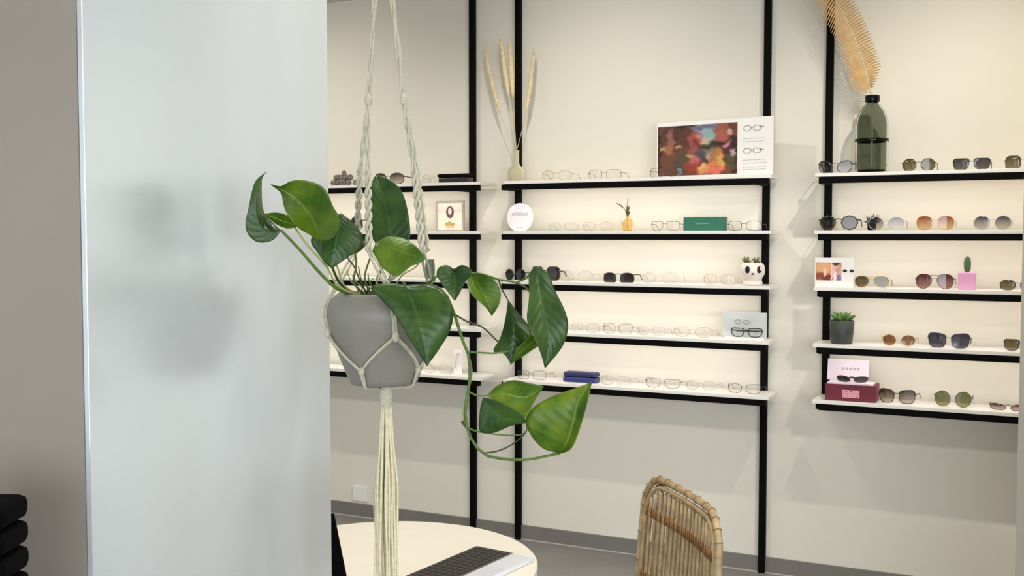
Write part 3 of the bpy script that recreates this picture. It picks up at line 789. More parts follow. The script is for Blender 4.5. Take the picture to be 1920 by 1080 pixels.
# --- tiny dark plant, second shelf
xc, z = on(1634, 1, -.085)
t = thing('tiny_potted_plant', 'tiny dark spiky plant behind the lilac sunglasses, second shelf', 'plant', (xc, -.085, z))
put('pot', MB().lathe([(.012, 0), (.016, .004), (.017, .028), (.014, .028)], (xc, -.085, z), 20), M['rubber'], t, smooth=True)
lf = MB(); rr = random.Random(12)
for i in range(34):
    a = rr.random() * 2 * PI; el = rr.uniform(.1, 1.4); l = rr.uniform(.022, .046)
    d_ = Vector((math.cos(a) * math.cos(el), math.sin(a) * math.cos(el) * .7, math.sin(el)))
    c0 = Vector((xc, -.085, z + .026)); lf.tube([c0, c0 + d_ * l * .55, c0 + d_ * l], [.0016, .0034, .0004], 5)
put('foliage', lf, M['tiny'], t, smooth=True)

# --- photo card on third shelf
x0, z = on(1529, 2, -.165); x1, _ = on(1592, 2, -.165)
hh = .118
t = thing('photo_card', 'white card with a small warm toned photo at left end of third shelf', 'card', ((x0 + x1) / 2, -.165, z))
put('card', MB().box((x0, -.165, z), (x1 + .02, -.161, z + hh)), M['white'], t)
pc = printed('photo', (x1 - x0) * .76, hh * .62, -(x1 - x0) / 2 + .004, hh * .22,
        [(.3, .7, .3, .35, (226, 168, 116)), (.2, .25, .25, .2, (140, 64, 46)), (.45, .15, .2, .2, (120, 40, 34)), (.35, .45, .06, .25, (246, 206, 170)), (.62, .5, .03, .7, (236, 220, 206)),
         (.82, .5, .16, .5, (236, 196, 190)), (.8, .93, .14, .1, (70, 46, 36)), (.86, .6, .1, .2, (214, 150, 130)), (.9, .15, .09, .22, (120, 110, 170)), (.74, .2, .06, .25, (244, 226, 232))], (206, 138, 100), t, 48, 36, .06, y=-.0004)
eb = MB()
for dx in (0, .030): eb.poly_prism([(x1 - .014 + dx * .86 + .0085 * math.cos(2 * PI * i / 14), z + hh * .56 + .006 * math.sin(2 * PI * i / 14)) for i in range(14)], -.1658, -.1648)
put('drawing', eb, M['pandablk'], t)

# --- cactus in pink pot
xc, z = on(1815, 2, -.13)
t = thing('potted_cactus', 'little cactus in a square pink pot on the third shelf', 'potted cactus', (xc, -.13, z))
s_ = .031
put('pot', MB().box((xc - s_, -.13 - .028, z), (xc + s_, -.13 + .028, z + .066)), M['pinkpot'], t, bevel=.003)
cb = MB(); n = 24
prf = [(.006, .0), (.0105, .012), (.0115, .03), (.0105, .046), (.006, .058), (.0008, .062)]
for r_, zz in prf:
    for k_ in range(n):
        a = 2 * PI * k_ / n; r2 = r_ * (1 + (.14 if k_ % 3 == 0 else -.06))
        cb.v.append(Vector((xc + r2 * math.cos(a), -.13 + r2 * math.sin(a), z + .0665 + zz)))
for i in range(len(prf) - 1):
    for k_ in range(n): cb.f.append((i * n + k_, i * n + (k_ + 1) % n, (i + 1) * n + (k_ + 1) % n, (i + 1) * n + k_))
put('cactus', cb, M['cactus'], t, smooth=True)

# --- dark pot with succulent on fourth shelf
xc, z = on(1581, 3, -.14)
t = thing('potted_succulent', 'green succulent in a charcoal pot at left end of fourth shelf', 'potted plant', (xc, -.14, z))
put('pot', MB().lathe([(.039, 0), (.042, .004), (.046, .05), (.049, .092), (.046, .094), (.044, .084)], (xc, -.14, z), 32), M['potdark'], t, smooth=True)
put('soil', MB().lathe([(.0438, .080), (.0438, .084)], (xc, -.14, z), 24, capt=True), M['soil'], t)
rr = random.Random(21)
for i in range(17):
    a = i * 2.4; el = 1.35 - i * .062; l = .034 + .0014 * i
    d_ = Vector((math.cos(a) * math.cos(el), math.sin(a) * math.cos(el), math.sin(el)))
    c0 = Vector((xc, -.14, z + .086)); c1 = c0 + d_ * l + Vector((0, 0, .004)); 
    put('leaf', MB().tube([c0, c0 + d_ * l * .45, c0 + d_ * l * .8, c0 + d_ * l * 1.2], [.003, .0085, .0075, .0008], 8), M['succ'], t, smooth=True)

# --- burgundy box with lid sheet and sunglasses on bottom shelf
x0, z = on(1556, 4, -.16); x1, _ = on(1648, 4, -.16)
x0 -= .006
t = thing('display_box', 'burgundy box with pink print and raised pale lid on bottom shelf', 'display box', ((x0 + x1) / 2, -.12, z))
put('body', MB().box((x0 - .002, -.175, z), (x1, -.065, z + .066)), M['burg'], t, bevel=.001)
tx = MB().box((x0 + .066, -.1757, z + .014), (x0 + .132, -.1749, z + .045))
fl = MB(); rr = random.Random(31)
for q in range(15):
    fx = x0 + .070 + (q % 5) * .0125 + rr.uniform(0, .003); fz = z + .018 + (q // 5) * .009 + rr.uniform(0, .002)
    fl.box((fx, -.1761, fz), (fx + rr.uniform(.002, .006), -.1754, fz + rr.uniform(.002, .005)))
put('print_flecks', fl, M['burg'], t)
put('lettering', tx, M['pinktxt'], t)
lidm = Matrix.Translation((x0, -.066, z + .0665)) @ Matrix.Rotation(math.radians(-12), 4, 'X')
put('lid', MB().box((-.012, -.004, .002), ((x1 - x0) * .78, 0, .090), lidm), M['lilac'], t)
lidt = MB()
for q in range(5): lidt.box((.045 + q * .015, -.0048, .046), (.055 + q * .015, -.0039, .056), lidm)
put('lettering', lidt, M['paperline'], t)
put('tray', MB().box((x0 + .006, -.168, z + .0662), (x1 - .012, -.085, z + .0722)), M['lilac'], t)
c_ = (x0 + x1) / 2 + .002
spectacles('sunglasses', c_, 4, .122, .026, 'cat', M['tort'], Lz['black'], 'dark cat eye sunglasses resting on top of the burgundy box', GS, rim=.0022, Y=-.150, z0=z + .0724, fold=True)

# --- wall socket near the floor, behind the cords
p = P_(676, 925, 0)
t = thing('wall_socket', 'white power socket low on the wall left of the cord fringe', 'socket', (p.x, 0, p.z))
put('plate', MB().box((p.x - .045, -.010, p.z - .04), (p.x + .045, -.0005, p.z + .04)), M['socket'], t, bevel=.003)
put('insert', MB().lathe([(.022, 0), (.022, .001)], (0, 0, 0), 20, capt=True), M['board'], t) if False else None

# ================================================================ hanging pothos
PC = D(719, 630, 1.60)                 # pot centre
ppm = F / 1.60
top_z = D(719, 548, 1.60).z; bot_z = D(719, 719, 1.60).z
ph = thing('potted_pothos', 'trailing heart leaved plant in a grey hanging pot', 'potted plant', (PC.x, PC.y, bot_z))
hP = top_z - bot_z
prof = [(.044, 0), (.050, .001), (.0535, .010), (.066, hP * .30), (.0775, hP * .55), (.0838, hP * .72), (.0835, hP * .82), (.078, hP * .92), (.069, hP * .985), (.066, hP), (.0625, hP * .995), (.0635, hP * .93), (.066, hP * .86)]
put('pot', MB().lathe(prof, (PC.x, PC.y, bot_z), 48), M['pot'], ph, smooth=True)
put('soil', MB().lathe([(.001, hP * .985), (.0622, hP * .965)], (PC.x, PC.y, bot_z), 32, capb=False), M['soil'], ph)

def resample(pts, n):
    # catmull-rom through the points, evenly spaced
    P = [Vector(p) for p in pts]; out = []
    for i in range(len(P) - 1):
        p0, p1, p2, p3 = P[max(i - 1, 0)], P[i], P[i + 1], P[min(i + 2, len(P) - 1)]
        for s in range(10):
            u = s / 10
            out.append(.5 * ((2 * p1) + (p2 - p0) * u + (2 * p0 - 5 * p1 + 4 * p2 - p3) * u * u + (3 * p1 - p0 - 3 * p2 + p3) * u ** 3))
    out.append(P[-1])
    d = [0]
    for i in range(1, len(out)): d.append(d[-1] + (out[i] - out[i - 1]).length)
    res = []; j = 0
    for k in range(n):
        t_ = d[-1] * k / (n - 1)
        while j < len(d) - 2 and d[j + 1] < t_: j += 1
        q = (t_ - d[j]) / max(1e-9, d[j + 1] - d[j]); res.append(out[j].lerp(out[j + 1], q))
    return res
def leaf(Ls, Ms, Rs, d0, d1, fold=.012, wave=.003, m='leafA', bulge=.006, seed=0, name='leaf'):
    """blade from base to tip: left edge, midrib, right edge as seen; d0/d1 distance of base and tip, fold lifts the edges towards (+) or away (-) from us"""
    n = 26; h = 8
    a = resample([(x, y, 0) for x, y in Ls], n); c = resample([(x, y, 0) for x, y in Ms], n); b_ = resample([(x, y, 0) for x, y in Rs], n)
    rows = []; uvs = []
    fL, fR = fold if isinstance(fold, tuple) else (fold, fold)
    for i in range(n):
        u = i / (n - 1); base_d = d0 + (d1 - d0) * u - bulge * math.sin(PI * u)
        row = []
        for j in range(2 * h + 1):
            t_ = (j - h) / h
            e = a[i] if t_ < 0 else b_[i]; f_ = fL if t_ < 0 else fR
            p = c[i].lerp(e, abs(t_))
            d_ = base_d - f_ * abs(t_) ** 1.3 * math.sin(PI * min(1, .08 + u * .92)) + wave * math.sin(u * 9 + seed + (2 if t_ > 0 else 0)) * abs(t_) ** 2
            row.append(D(p.x, p.y, d_)); uvs.append((.5 + t_ * .5, u))
        rows.append(row)
    mb = MB().grid(rows)
    me = bpy.data.meshes.new(name); off = LOC[ph.name]
    me.from_pydata([tuple(v_ - off) for v_ in mb.v], [], mb.f); me.materials.append(M[m])
    me.polygons.foreach_set('use_smooth', [True] * len(me.polygons))
    ul = me.uv_layers.new(name='uv')
    for lp_ in me.loops: ul.data[lp_.index].uv = uvs[lp_.vertex_index]
    o = bpy.data.objects.new(name, me); C.objects.link(o); o.parent = ph
    sm = o.modifiers.new('thickness', 'SOLIDIFY'); sm.thickness = .0006
    return o
# left side
leaf([(527, 432), (515, 448), (497, 455), (478, 452), (464, 438), (460, 418), (466, 390), (472, 360), (480, 338), (500, 322)],
     [(527, 432), (510, 436), (492, 430), (482, 408), (480, 380), (482, 355), (487, 338), (500, 322)],
     [(527, 432), (512, 418), (500, 406), (493, 390), (491, 365), (491, 345), (492, 334), (500, 322)], 1.45, 1.44, (.0, -.035), .001, 'leafB', .01)
leaf([(560, 424), (540, 428), (520, 421), (505, 410), (496, 402)], [(560, 424), (540, 418), (518, 410), (496, 402)], [(560, 424), (550, 410), (530, 401), (512, 399), (496, 402)], 1.47, 1.462, .01, .001, 'leafC', .003)
leaf([(600, 452), (580, 440), (558, 426), (542, 407), (532, 385), (528, 364), (520, 355), (508, 346)],
     [(600, 452), (592, 425), (580, 402), (562, 380), (544, 365), (525, 355), (508, 346)],
     [(600, 452), (622, 447), (635, 430), (634, 405), (623, 385), (613, 360), (596, 345), (566, 338), (542, 341), (528, 350), (508, 346)], 1.50, 1.44, (.016, .02), .004, 'leafA', .012, 1)
leaf([(640, 400), (612, 412), (594, 432), (583, 452), (596, 474), (610, 494), (622, 503)], [(640, 400), (634, 430), (628, 465), (622, 503)],
     [(640, 400), (662, 418), (678, 442), (678, 464), (656, 480), (636, 494), (622, 503)], 1.53, 1.50, (-.01, -.02), .004, 'leafB', .01, 2)
# upright ones behind the cords
leaf([(735, 480), (712, 468), (698, 440), (695, 400), (696, 360), (699, 338), (706, 328)], [(735, 480), (731, 430), (722, 385), (714, 352), (706, 328)],
     [(735, 480), (760, 466), (769, 440), (766, 405), (757, 368), (743, 346), (722, 332), (706, 328)], 1.60, 1.64, (.012, .01), .003, 'leafB', .01, 3)
leaf([(705, 455), (725, 444), (752, 445), (775, 457), (788, 471), (798, 486)], [(705, 455), (730, 462), (755, 472), (778, 480), (798, 486)],
     [(705, 455), (700, 475), (712, 496), (732, 514), (748, 517), (765, 502), (785, 494), (798, 486)], 1.56, 1.53, (-.016, .014), .003, 'leafA', .008, 4)
leaf([(648, 470), (640, 452), (646, 432), (662, 425), (690, 448)], [(648, 470), (660, 452), (690, 448)], [(648, 470), (668, 474), (684, 462), (690, 448)], 1.60, 1.62, .006, .002, 'leafB', .004, 8)
# large one over the pot
leaf([(760, 535), (728, 532), (694, 538), (716, 562), (742, 592), (762, 625), (782, 658), (801, 686)], [(760, 535), (775, 570), (788, 610), (797, 650), (801, 686)],
     [(760, 535), (800, 533), (830, 545), (846, 570), (849, 598), (841, 625), (822, 656), (801, 686)], 1.505, 1.475, (-.022, -.018), .004, 'leafB', .014, 5)
# trailing right
leaf([(852, 505), (836, 497), (822, 502), (819, 516), (828, 532), (840, 548), (853, 564)], [(852, 505), (853, 530), (853, 564)],
     [(852, 505), (866, 497), (881, 503), (886, 514), (872, 530), (862, 550), (853, 564)], 1.53, 1.51, (.008, .008), .002, 'leafB', .006, 6)
leaf([(884, 514), (875, 530), (884, 552), (900, 567), (912, 578), (922, 593)], [(884, 514), (898, 536), (912, 562), (922, 593)],
     [(884, 514), (908, 514), (927, 525), (939, 547), (936, 571), (922, 593)], 1.54, 1.52, (.018, .006), .003, 'leafA', .006, 7)
leaf([(953, 563), (948, 598), (939, 632), (925, 659), (944, 663), (958, 683)], [(953, 563), (962, 600), (962, 640), (958, 683)],
     [(953, 563), (972, 588), (994, 616), (993, 645), (975, 665), (958, 683)], 1.55, 1.53, (-.012, -.012), .002, 'leafB', .006, 9)
leaf([(1014, 610), (992, 632), (968, 656), (956, 684)], [(1014, 610), (1002, 636), (982, 656), (956, 684)], [(1014, 610), (1014, 642), (990, 662), (956, 684)], 1.53, 1.52, .008, .001, 'leafA', .003, 10)
leaf([(1006, 499), (992, 514), (992, 556), (988, 600), (1000, 632), (1012, 658), (1022, 690)], [(1006, 499), (1012, 545), (1022, 595), (1030, 640), (1022, 690)],
     [(1006, 499), (1027, 513), (1042, 548), (1060, 585), (1065, 615), (1054, 650), (1022, 690)], 1.53, 1.50, (.022, -.012), .003, 'leafB', .008, 11)
leaf([(912, 742), (934, 722), (962, 713), (992, 718), (1019, 724)], [(912, 742), (945, 738), (985, 745), (1019, 724)],
     [(912, 742), (942, 762), (974, 790), (992, 772), (1005, 747), (1019, 724)], 1.52, 1.50, (-.014, .014), .002, 'leafC', .004, 12)
leaf([(906, 745), (900, 772), (900, 808), (926, 811), (958, 798), (986, 793)], [(906, 745), (922, 768), (950, 784), (986, 793)],
     [(906, 745), (934, 752), (962, 765), (982, 780), (986, 793)], 1.515, 1.49, (-.012, .014), .002, 'leafB', .004, 13)
leaf([(1050, 850), (1020, 842), (998, 820), (985, 790), (1000, 764), (1035, 743), (1075, 729), (1109, 717)], [(1050, 850), (1066, 822), (1077, 788), (1085, 752), (1109, 717)],
     [(1050, 850), (1070, 842), (1083, 815), (1094, 780), (1102, 750), (1109, 717)], 1.50, 1.48, (-.016, .022), .003, 'leafC', .010, 14)

def stem(pts, r, m='stem'):
    P = resample([tuple(D(x, y, d_)) for x, y, d_ in pts], 26)
    put('stem', MB().tube(P, [r * (1 - .3 * i / 25) for i in range(26)], 6), M[m], ph, smooth=True)
s0 = lambda dx, dd=0: (719 + dx, 556, 1.60 + dd)
stem([s0(-50, -.02), (632, 541, 1.535), (600, 512, 1.50), (560, 466, 1.47), (527, 432, 1.45)], .0026)
stem([s0(-44, -.03), (634, 536, 1.53), (612, 500, 1.51), (575, 458, 1.49), (550, 422, 1.473)], .0018, 'stem_y')
stem([s0(-40, -.01), (640, 534, 1.56), (622, 500, 1.53), (604, 470, 1.505), (600, 452, 1.50)], .0022, 'stem_d')
stem([s0(-38, -.02), (646, 536, 1.55), (630, 495, 1.53), (610, 478, 1.52), (592, 458, 1.515)], .0016, 'stem_y')
stem([s0(-30, .0), (664, 530, 1.58), (668, 490, 1.56), (655, 440, 1.54), (640, 402, 1.53)], .0018)
stem([s0(-20, .01), (684, 525, 1.60), (690, 495, 1.60), (700, 470, 1.59), (706, 455, 1.56)], .0016)
stem([s0(-28, .02), (676, 528, 1.61), (664, 500, 1.62), (652, 484, 1.61), (648, 470, 1.60)], .0014, 'stem_d')
stem([s0(-8, .0), (706, 530, 1.60), (712, 510, 1.60), (728, 492, 1.60), (735, 478, 1.60)], .0018, 'stem_y')
stem([s0(10, .0), (742, 535, 1.60), (755, 515, 1.60), (780, 500, 1.61), (800, 470, 1.60)], .0015, 'stem_y')
stem([s0(20, -.02), (752, 540, 1.55), (756, 530, 1.52), (760, 535, 1.505)], .0022)
stem([s0(44, -.03), (800, 536, 1.56), (832, 548, 1.53), (852, 590, 1.52), (868, 640, 1.52), (880, 672, 1.52), (880, 720, 1.52), (872, 770, 1.52), (880, 815, 1.515), (905, 850, 1.51), (940, 860, 1.505), (985, 862, 1.50), (1030, 854, 1.50), (1050, 850, 1.50)], .0026, 'stem')
stem([s0(40, -.02), (790, 541, 1.58), (812, 530, 1.56), (826, 505, 1.55), (852, 505, 1.53)], .0014, 'stem_y')
stem([s0(42, -.01), (800, 533, 1.57), (830, 512, 1.56), (865, 512, 1.56), (900, 513, 1.555), (935, 524, 1.55), (968, 530, 1.545), (992, 545, 1.54), (1005, 575, 1.53), (1013, 610, 1.53)], .0020, 'stem')
stem([(884, 512, 1.556), (888, 512, 1.55), (886, 513, 1.543), (884, 514, 1.54)], .0012)
stem([(935, 524, 1.55), (940, 540, 1.55), (948, 555, 1.55), (953, 564, 1.55)], .0013, 'stem_d')
stem([(968, 530, 1.545), (985, 522, 1.54), (998, 508, 1.533), (1006, 500, 1.53)], .0015)
stem([(850, 588, 1.52), (876, 603, 1.525), (905, 614, 1.53), (935, 642, 1.54), (958, 662, 1.54)], .0016, 'stem_d')
stem([(877, 660, 1.52), (900, 661, 1.525), (930, 662, 1.53), (965, 655, 1.53), (1000, 632, 1.528), (1014, 611, 1.53)], .0015)
stem([(880, 735, 1.52), (890, 740, 1.52), (900, 742, 1.52), (912, 742, 1.52)], .0014, 'stem')
stem([(871, 795, 1.518), (885, 806, 1.516), (915, 812, 1.51), (950, 816, 1.505), (980, 814, 1.50), (990, 800, 1.495)], .0014, 'stem')
stem([(905, 850, 1.51), (935, 845, 1.51), (962, 832, 1.508), (985, 812, 1.50), (988, 796, 1.495)], .0013, 'stem_d')
stem([(866, 790, 1.518), (870, 796, 1.518), (878, 806, 1.516), (884, 818, 1.514)], .0020, 'stem_d')
stem([(880, 672, 1.522), (884, 700, 1.525), (876, 740, 1.522), (868, 770, 1.52), (872, 800, 1.518)], .0016, 'stem_y')
for i, (dx, tx_, ty) in enumerate(((-52, 650, 506), (-34, 672, 500), (-24, 690, 512), (-44, 660, 516), (-14, 716, 506), (2, 733, 512), (-30, 700, 522))):
    stem([s0(dx, .02), (719 + dx + 4, 540, 1.61), ((tx_ + 719 + dx) / 2, 528, 1.60), (tx_, ty, 1.595)], .0011, ('stem_y', 'stem_d', 'stem')[i % 3])

# ================================================================ macrame hanger
hz = bot_z
hg = thing('macrame_hanger', 'off white knotted cord hanger holding the grey plant pot', 'plant hanger', (PC.x, PC.y, CEIL))
def Rad(ang, r, z_): return Vector((PC.x, PC.y, 0)) + R_ * (math.sin(ang) * r) - FH * (math.cos(ang) * r) + Vector((0, 0, z_))
zpx = lambda py: D(719, py, 1.60).z
apex = Vector((PC.x, PC.y, CEIL - .05))
put('hook', MB().tube([(PC.x, PC.y, CEIL), (PC.x, PC.y, CEIL - .03)] + [(PC.x + .012 * math.sin(a), PC.y, CEIL - .042 + .012 * math.cos(a)) for a in [i * PI / 8 for i in range(13)]], .002, 6), M['silver'], hg, smooth=True)
ring_z = zpx(-170)
put('top_cord', MB().tube([(PC.x + .004 * math.cos(i * 1.1), PC.y + .004 * math.sin(i * 1.1), CEIL - .055 - (CEIL - .055 - ring_z) * i / 60) for i in range(61)], .005, 7), M['cord'], hg, smooth=True)
# four bundles leave the top ring; seen from here two on the left and two on the right
def twin(p0, p1, r, gap, turns, nm, n=44):
    for q in (0, 1):
        mb = MB(); pts = []
        ax = (p1 - p0).normalized(); u = ax.cross(FH).normalized(); v_ = ax.cross(u)
        for i in range(n):
            t_ = i / (n - 1); a = q * PI + turns * 2 * PI * t_
            pts.append(p0.lerp(p1, t_) + (u * math.cos(a) + v_ * math.sin(a)) * gap)
        put(nm, mb.tube(pts, r, 7), M['cord'], hg, smooth=True)
arms = []
# (angle round the pot, pixel x at: top ring, y0, knot y185, twist start y325, twist end y470)
for ang, x0_, x185, x325, x470, dd in ((-.55, 703, 690, 690, 692, -.045), (-2.45, 706, 692, 675, 668, .05), (.62, 737, 756, 777, 792, -.045), (2.4, 741, 759, 782, 800, .05)):
    top = Vector((PC.x, PC.y, ring_z))
    kn = D(x185, 187, 1.60 + dd * .55); s1 = D(x325, 322, 1.60 + dd * .9); s2 = D(x470, 470, 1.60 + dd * 1.3)
    twin(top, kn, .0018, .0021, 2, 'cord')
    put('knot', MB().ball(kn, (.0052, .0052, .010), 10, 8), M['cord'], hg, smooth=True)
    twin(kn, s1, .0019, .0026, 1.5, 'cord')
    # half-knot spiral: fat twisted stretch
    ax = (s2 - s1).normalized(); u = ax.cross(FH).normalized(); v_ = ax.cross(u)
    for q in range(2):
        pts = [s1.lerp(s2, i / 70) + (u * math.cos(q * PI + i / 70 * 2 * PI * 3.5) + v_ * math.sin(q * PI + i / 70 * 2 * PI * 3.5)) * .0031 for i in range(71)]
        put('twisted_cord', MB().tube(pts, .0028, 7), M['cord'], hg, smooth=True)
    arms.append((ang, s2))
# net round the pot
def surf(z_):
    zz = z_ - bot_z
    for i in range(len(prof) - 1):
        if prof[i][1] <= zz <= prof[i + 1][1] and prof[i + 1][1] > prof[i][1]:
            q = (zz - prof[i][1]) / (prof[i + 1][1] - prof[i][1]); return prof[i][0] * (1 - q) + prof[i + 1][0] * q
    return .05
def on_pot(a0, z0_, a1, z1_, n=16, off=.0028):
    return [Rad(a0 + (a1 - a0) * i / (n - 1), surf(z0_ + (z1_ - z0_) * i / (n - 1)) + off, z0_ + (z1_ - z0_) * i / (n - 1)) for i in range(n)]
zk1 = zpx(622); zk2 = zpx(688); zrim = zpx(560)
up = [a for a, _ in ((.26, 0), (-1.35, 0), (1.85, 0), (3.35, 0))]
lowa = [-.48, 1.02, 2.6, 4.15]
lo_ = []
ups = [.33, -1.32, 1.80, 3.36]
arm_for = {0: 0, 1: 1, 2: 2, 3: 3}
for i, a in enumerate(ups):
    ang, s2 = arms[(0, 1, 2, 3)[i]]
    rim_a = a - .06
    rimp = Rad(rim_a, surf(zrim) + .003, zrim)
    rimtop = Rad(rim_a, .072, top_z + .004)
    for q in (-1, 1):
        o2 = R_ * .0018 * q
        P = resample([tuple(s2 + o2), tuple(s2.lerp(rimtop, .5) + o2 * 2), tuple(rimtop + o2), tuple(rimp + o2)] + [tuple(p + o2) for p in on_pot(rim_a, zrim - .004, a, zk1, 6)], 30)
        put('cord', MB().tube(P, .0019, 6), M['cord'], hg, smooth=True)
    kp = Rad(a, surf(zk1) + .004, zk1)
    put('knot', MB().ball(kp, (.0055, .0055, .0085), 10, 8), M['cord'], hg, smooth=True)
order = sorted([(a, i) for i, a in enumerate(ups)])
sa = [a for a, _ in order]
for i in range(4):
    a0 = sa[i]; a1 = sa[(i + 1) % 4] + (2 * PI if i == 3 else 0)
    mid = (a0 + a1) / 2
    if i == 0: mid = -.42
    for s, e in ((a0, mid), (a1, mid)):
        for off_ in (.0018, .0045):
            put('cord', MB().tube(on_pot(s, zk1 - (.002 if off_ < .003 else -.001), e, zk2, 18, off_ * .9), .0017, 6), M['cord'], hg, smooth=True)
    kp = Rad(mid, surf(zk2) + .003, zk2)
    put('knot', MB().ball(kp, (.005, .005, .007), 10, 8), M['cord'], hg, smooth=True)
    for q in (-1, 1):
        zb_ = bot_z
        P = [Rad(mid + q * .03, surf(zk2) + .003, zk2), Rad(mid + q * .03, surf(zpx(705)) + .0035, zpx(705)), Rad(mid, .050, zb_ - .0015), Rad(mid, .030, zb_ - .004), Rad(mid, .008, zb_ - .008)]
        put('cord', MB().tube(resample([tuple(p) for p in P], 16), .0018, 6), M['cord'], hg, smooth=True)
gk = Vector((PC.x + .004, PC.y, bot_z - .012))
put('gather_knot', MB().lathe([(.002, .010), (.009, .006), (.0105, -.004), (.0095, -.018), (.007, -.024)], tuple(gk), 18), M['cord'], hg, smooth=True)
tf = MB(); rr = random.Random(4)
for i in range(30):
    a = rr.random() * 2 * PI; r0 = .007 * math.sqrt(rr.random()); r1 = .014 * math.sqrt(rr.random()) + .002
    l = rr.uniform(.30, .40); ph_ = rr.random() * 6; sx = rr.uniform(-.006, .004)
    pts = []
    for j in range(16):
        u = j / 15; rad_ = r0 + (r1 - r0) * min(1, u * 3)
        wob = .0022 * math.sin(ph_ + u * 10) * u
        pts.append(gk + R_ * (math.cos(a) * rad_ + wob + sx * u) - FH * (math.sin(a) * rad_ * .7) - Vector((0, 0, .020 + l * u)))
    tf.tube(pts, [.0021] * 12 + [.0021, .0018, .0014, .0006], 5)
o = put('fringe', tf, M['tail'], hg, smooth=True); o['kind'] = 'stuff'
tl_ = MB()
for ddx, l in ((-.018, .20), (.0165, .30)):
    pts = [gk + R_ * (.005 * (1 if ddx > 0 else -1) + (ddx - .005 * (1 if ddx > 0 else -1)) * min(1, u * 1.4) + .002 * math.sin(u * 7)) - Vector((0, 0, .02 + l * u)) for u in [i / 15 for i in range(16)]]
    tl_.tube(pts, .0011, 5)
put('loose_strand', tl_, M['cord'], hg, smooth=True)

# ================================================================ table, keyboard, screen, chair
TZ = .75
tc_ = G(-.277, 2.296, 0)
RT = .333
t = thing('bistro_table', 'round cream topped table at the bottom of the picture under the cord fringe', 'table', (tc_.x, tc_.y, 0))
put('tabletop', MB().lathe([(RT - .01, TZ - .028), (RT, TZ - .022), (RT, TZ - .004), (RT - .004, TZ), (.001, TZ)], (tc_.x, tc_.y, 0), 96), M['cream'], t, smooth=False)
put('pedestal', MB().lathe([(.035, .02), (.03, .04), (.028, TZ - .06), (.09, TZ - .0285)], (tc_.x, tc_.y, 0), 28), M['black'], t, smooth=True)
put('foot', MB().lathe([(.21, 0.0005), (.215, .008), (.19, .018), (.04, .0195)], (tc_.x, tc_.y, 0), 48, capt=True), M['black'], t, smooth=False)
# keyboard
kb = Z(893, 1022, TZ + .012); kc = Z(975, 1031, TZ + .012); ka = Z(748, 1083, TZ + .012)
ex = (ka - kb); ex.z = 0; ex.normalize()
ey = Vector((-ex.y, ex.x, 0))
if ey.dot(kc - kb) < 0: ey = -ey
KD = (kc - kb).dot(ey); KL = .29
rot = Matrix(((ex.x, ey.x, 0, kb.x), (ex.y, ey.y, 0, kb.y), (0, 0, 1, TZ + .0004), (0, 0, 0, 1)))
k_ = thing('keyboard', 'open silver edged keyboard with dark keys lying on the round table', 'keyboard', (kb.x, kb.y, TZ))
put('base', MB().box((0, 0, 0), (KL, KD + .052, .010), rot), M['alu'], k_, bevel=.003)
put('key_deck', MB().box((.004, .004, .0101), (KL - .004, KD - .002, .0112), rot), M['deck'], k_)
ks = MB(); nr, nc = 6, 15
kw, kh = (KL - .02) / nc, (KD - .014) / nr
for r_ in range(nr):
    for c0 in range(nc):
        ks.box((.010 + c0 * kw + .0012, .007 + r_ * kh + .0009, .0112), (.010 + (c0 + 1) * kw - .0012, .007 + (r_ + 1) * kh - .0009, .0132), rot)
put('keys', ks, M['keys'], k_)
put('trackpad', MB().box((KL * .36, KD + .006, .0101), (KL * .66, KD + .046, .0106), rot), mat('grey_trackpad', srgb(206, 210, 216), .3), k_, bevel=.0005)
# black tilted screen, only its right edge shows beside the white panel
sb = Z(653, 1092, TZ + .001)
sr = thing('tablet_screen', 'black tilted screen standing on the left side of the cream table', 'screen', (sb.x, sb.y, TZ))
dv = R_ * -1
tp = D(627, 962, (sb - CAM).dot(FWD) + .03)
upv = (tp - sb)
mb = MB(); q0 = sb; q1 = sb + dv * .10; n_ = upv.cross(dv).normalized() * .009
mb.v = [q0, q1, q1 + upv, q0 + upv, q0 + n_, q1 + n_, q1 + upv + n_, q0 + upv + n_]
mb.f = [(0, 1, 2, 3), (4, 7, 6, 5), (0, 3, 7, 4), (1, 5, 6, 2), (0, 4, 5, 1), (3, 2, 6, 7)]
zmin = min(v_.z for v_ in mb.v)
for v_ in mb.v: v_.z += TZ + .0005 - zmin
put('screen', mb, M['rubber'], sr, bevel=.002)
mb = MB(); mb.box((-.04, -.03, 0), (.04, .03, .004), Matrix.Translation(sb + dv * .06 + FH * .03 + Vector((0, 0, TZ + .0005 - sb.z))))
put('stand', mb, M['dark'], sr)

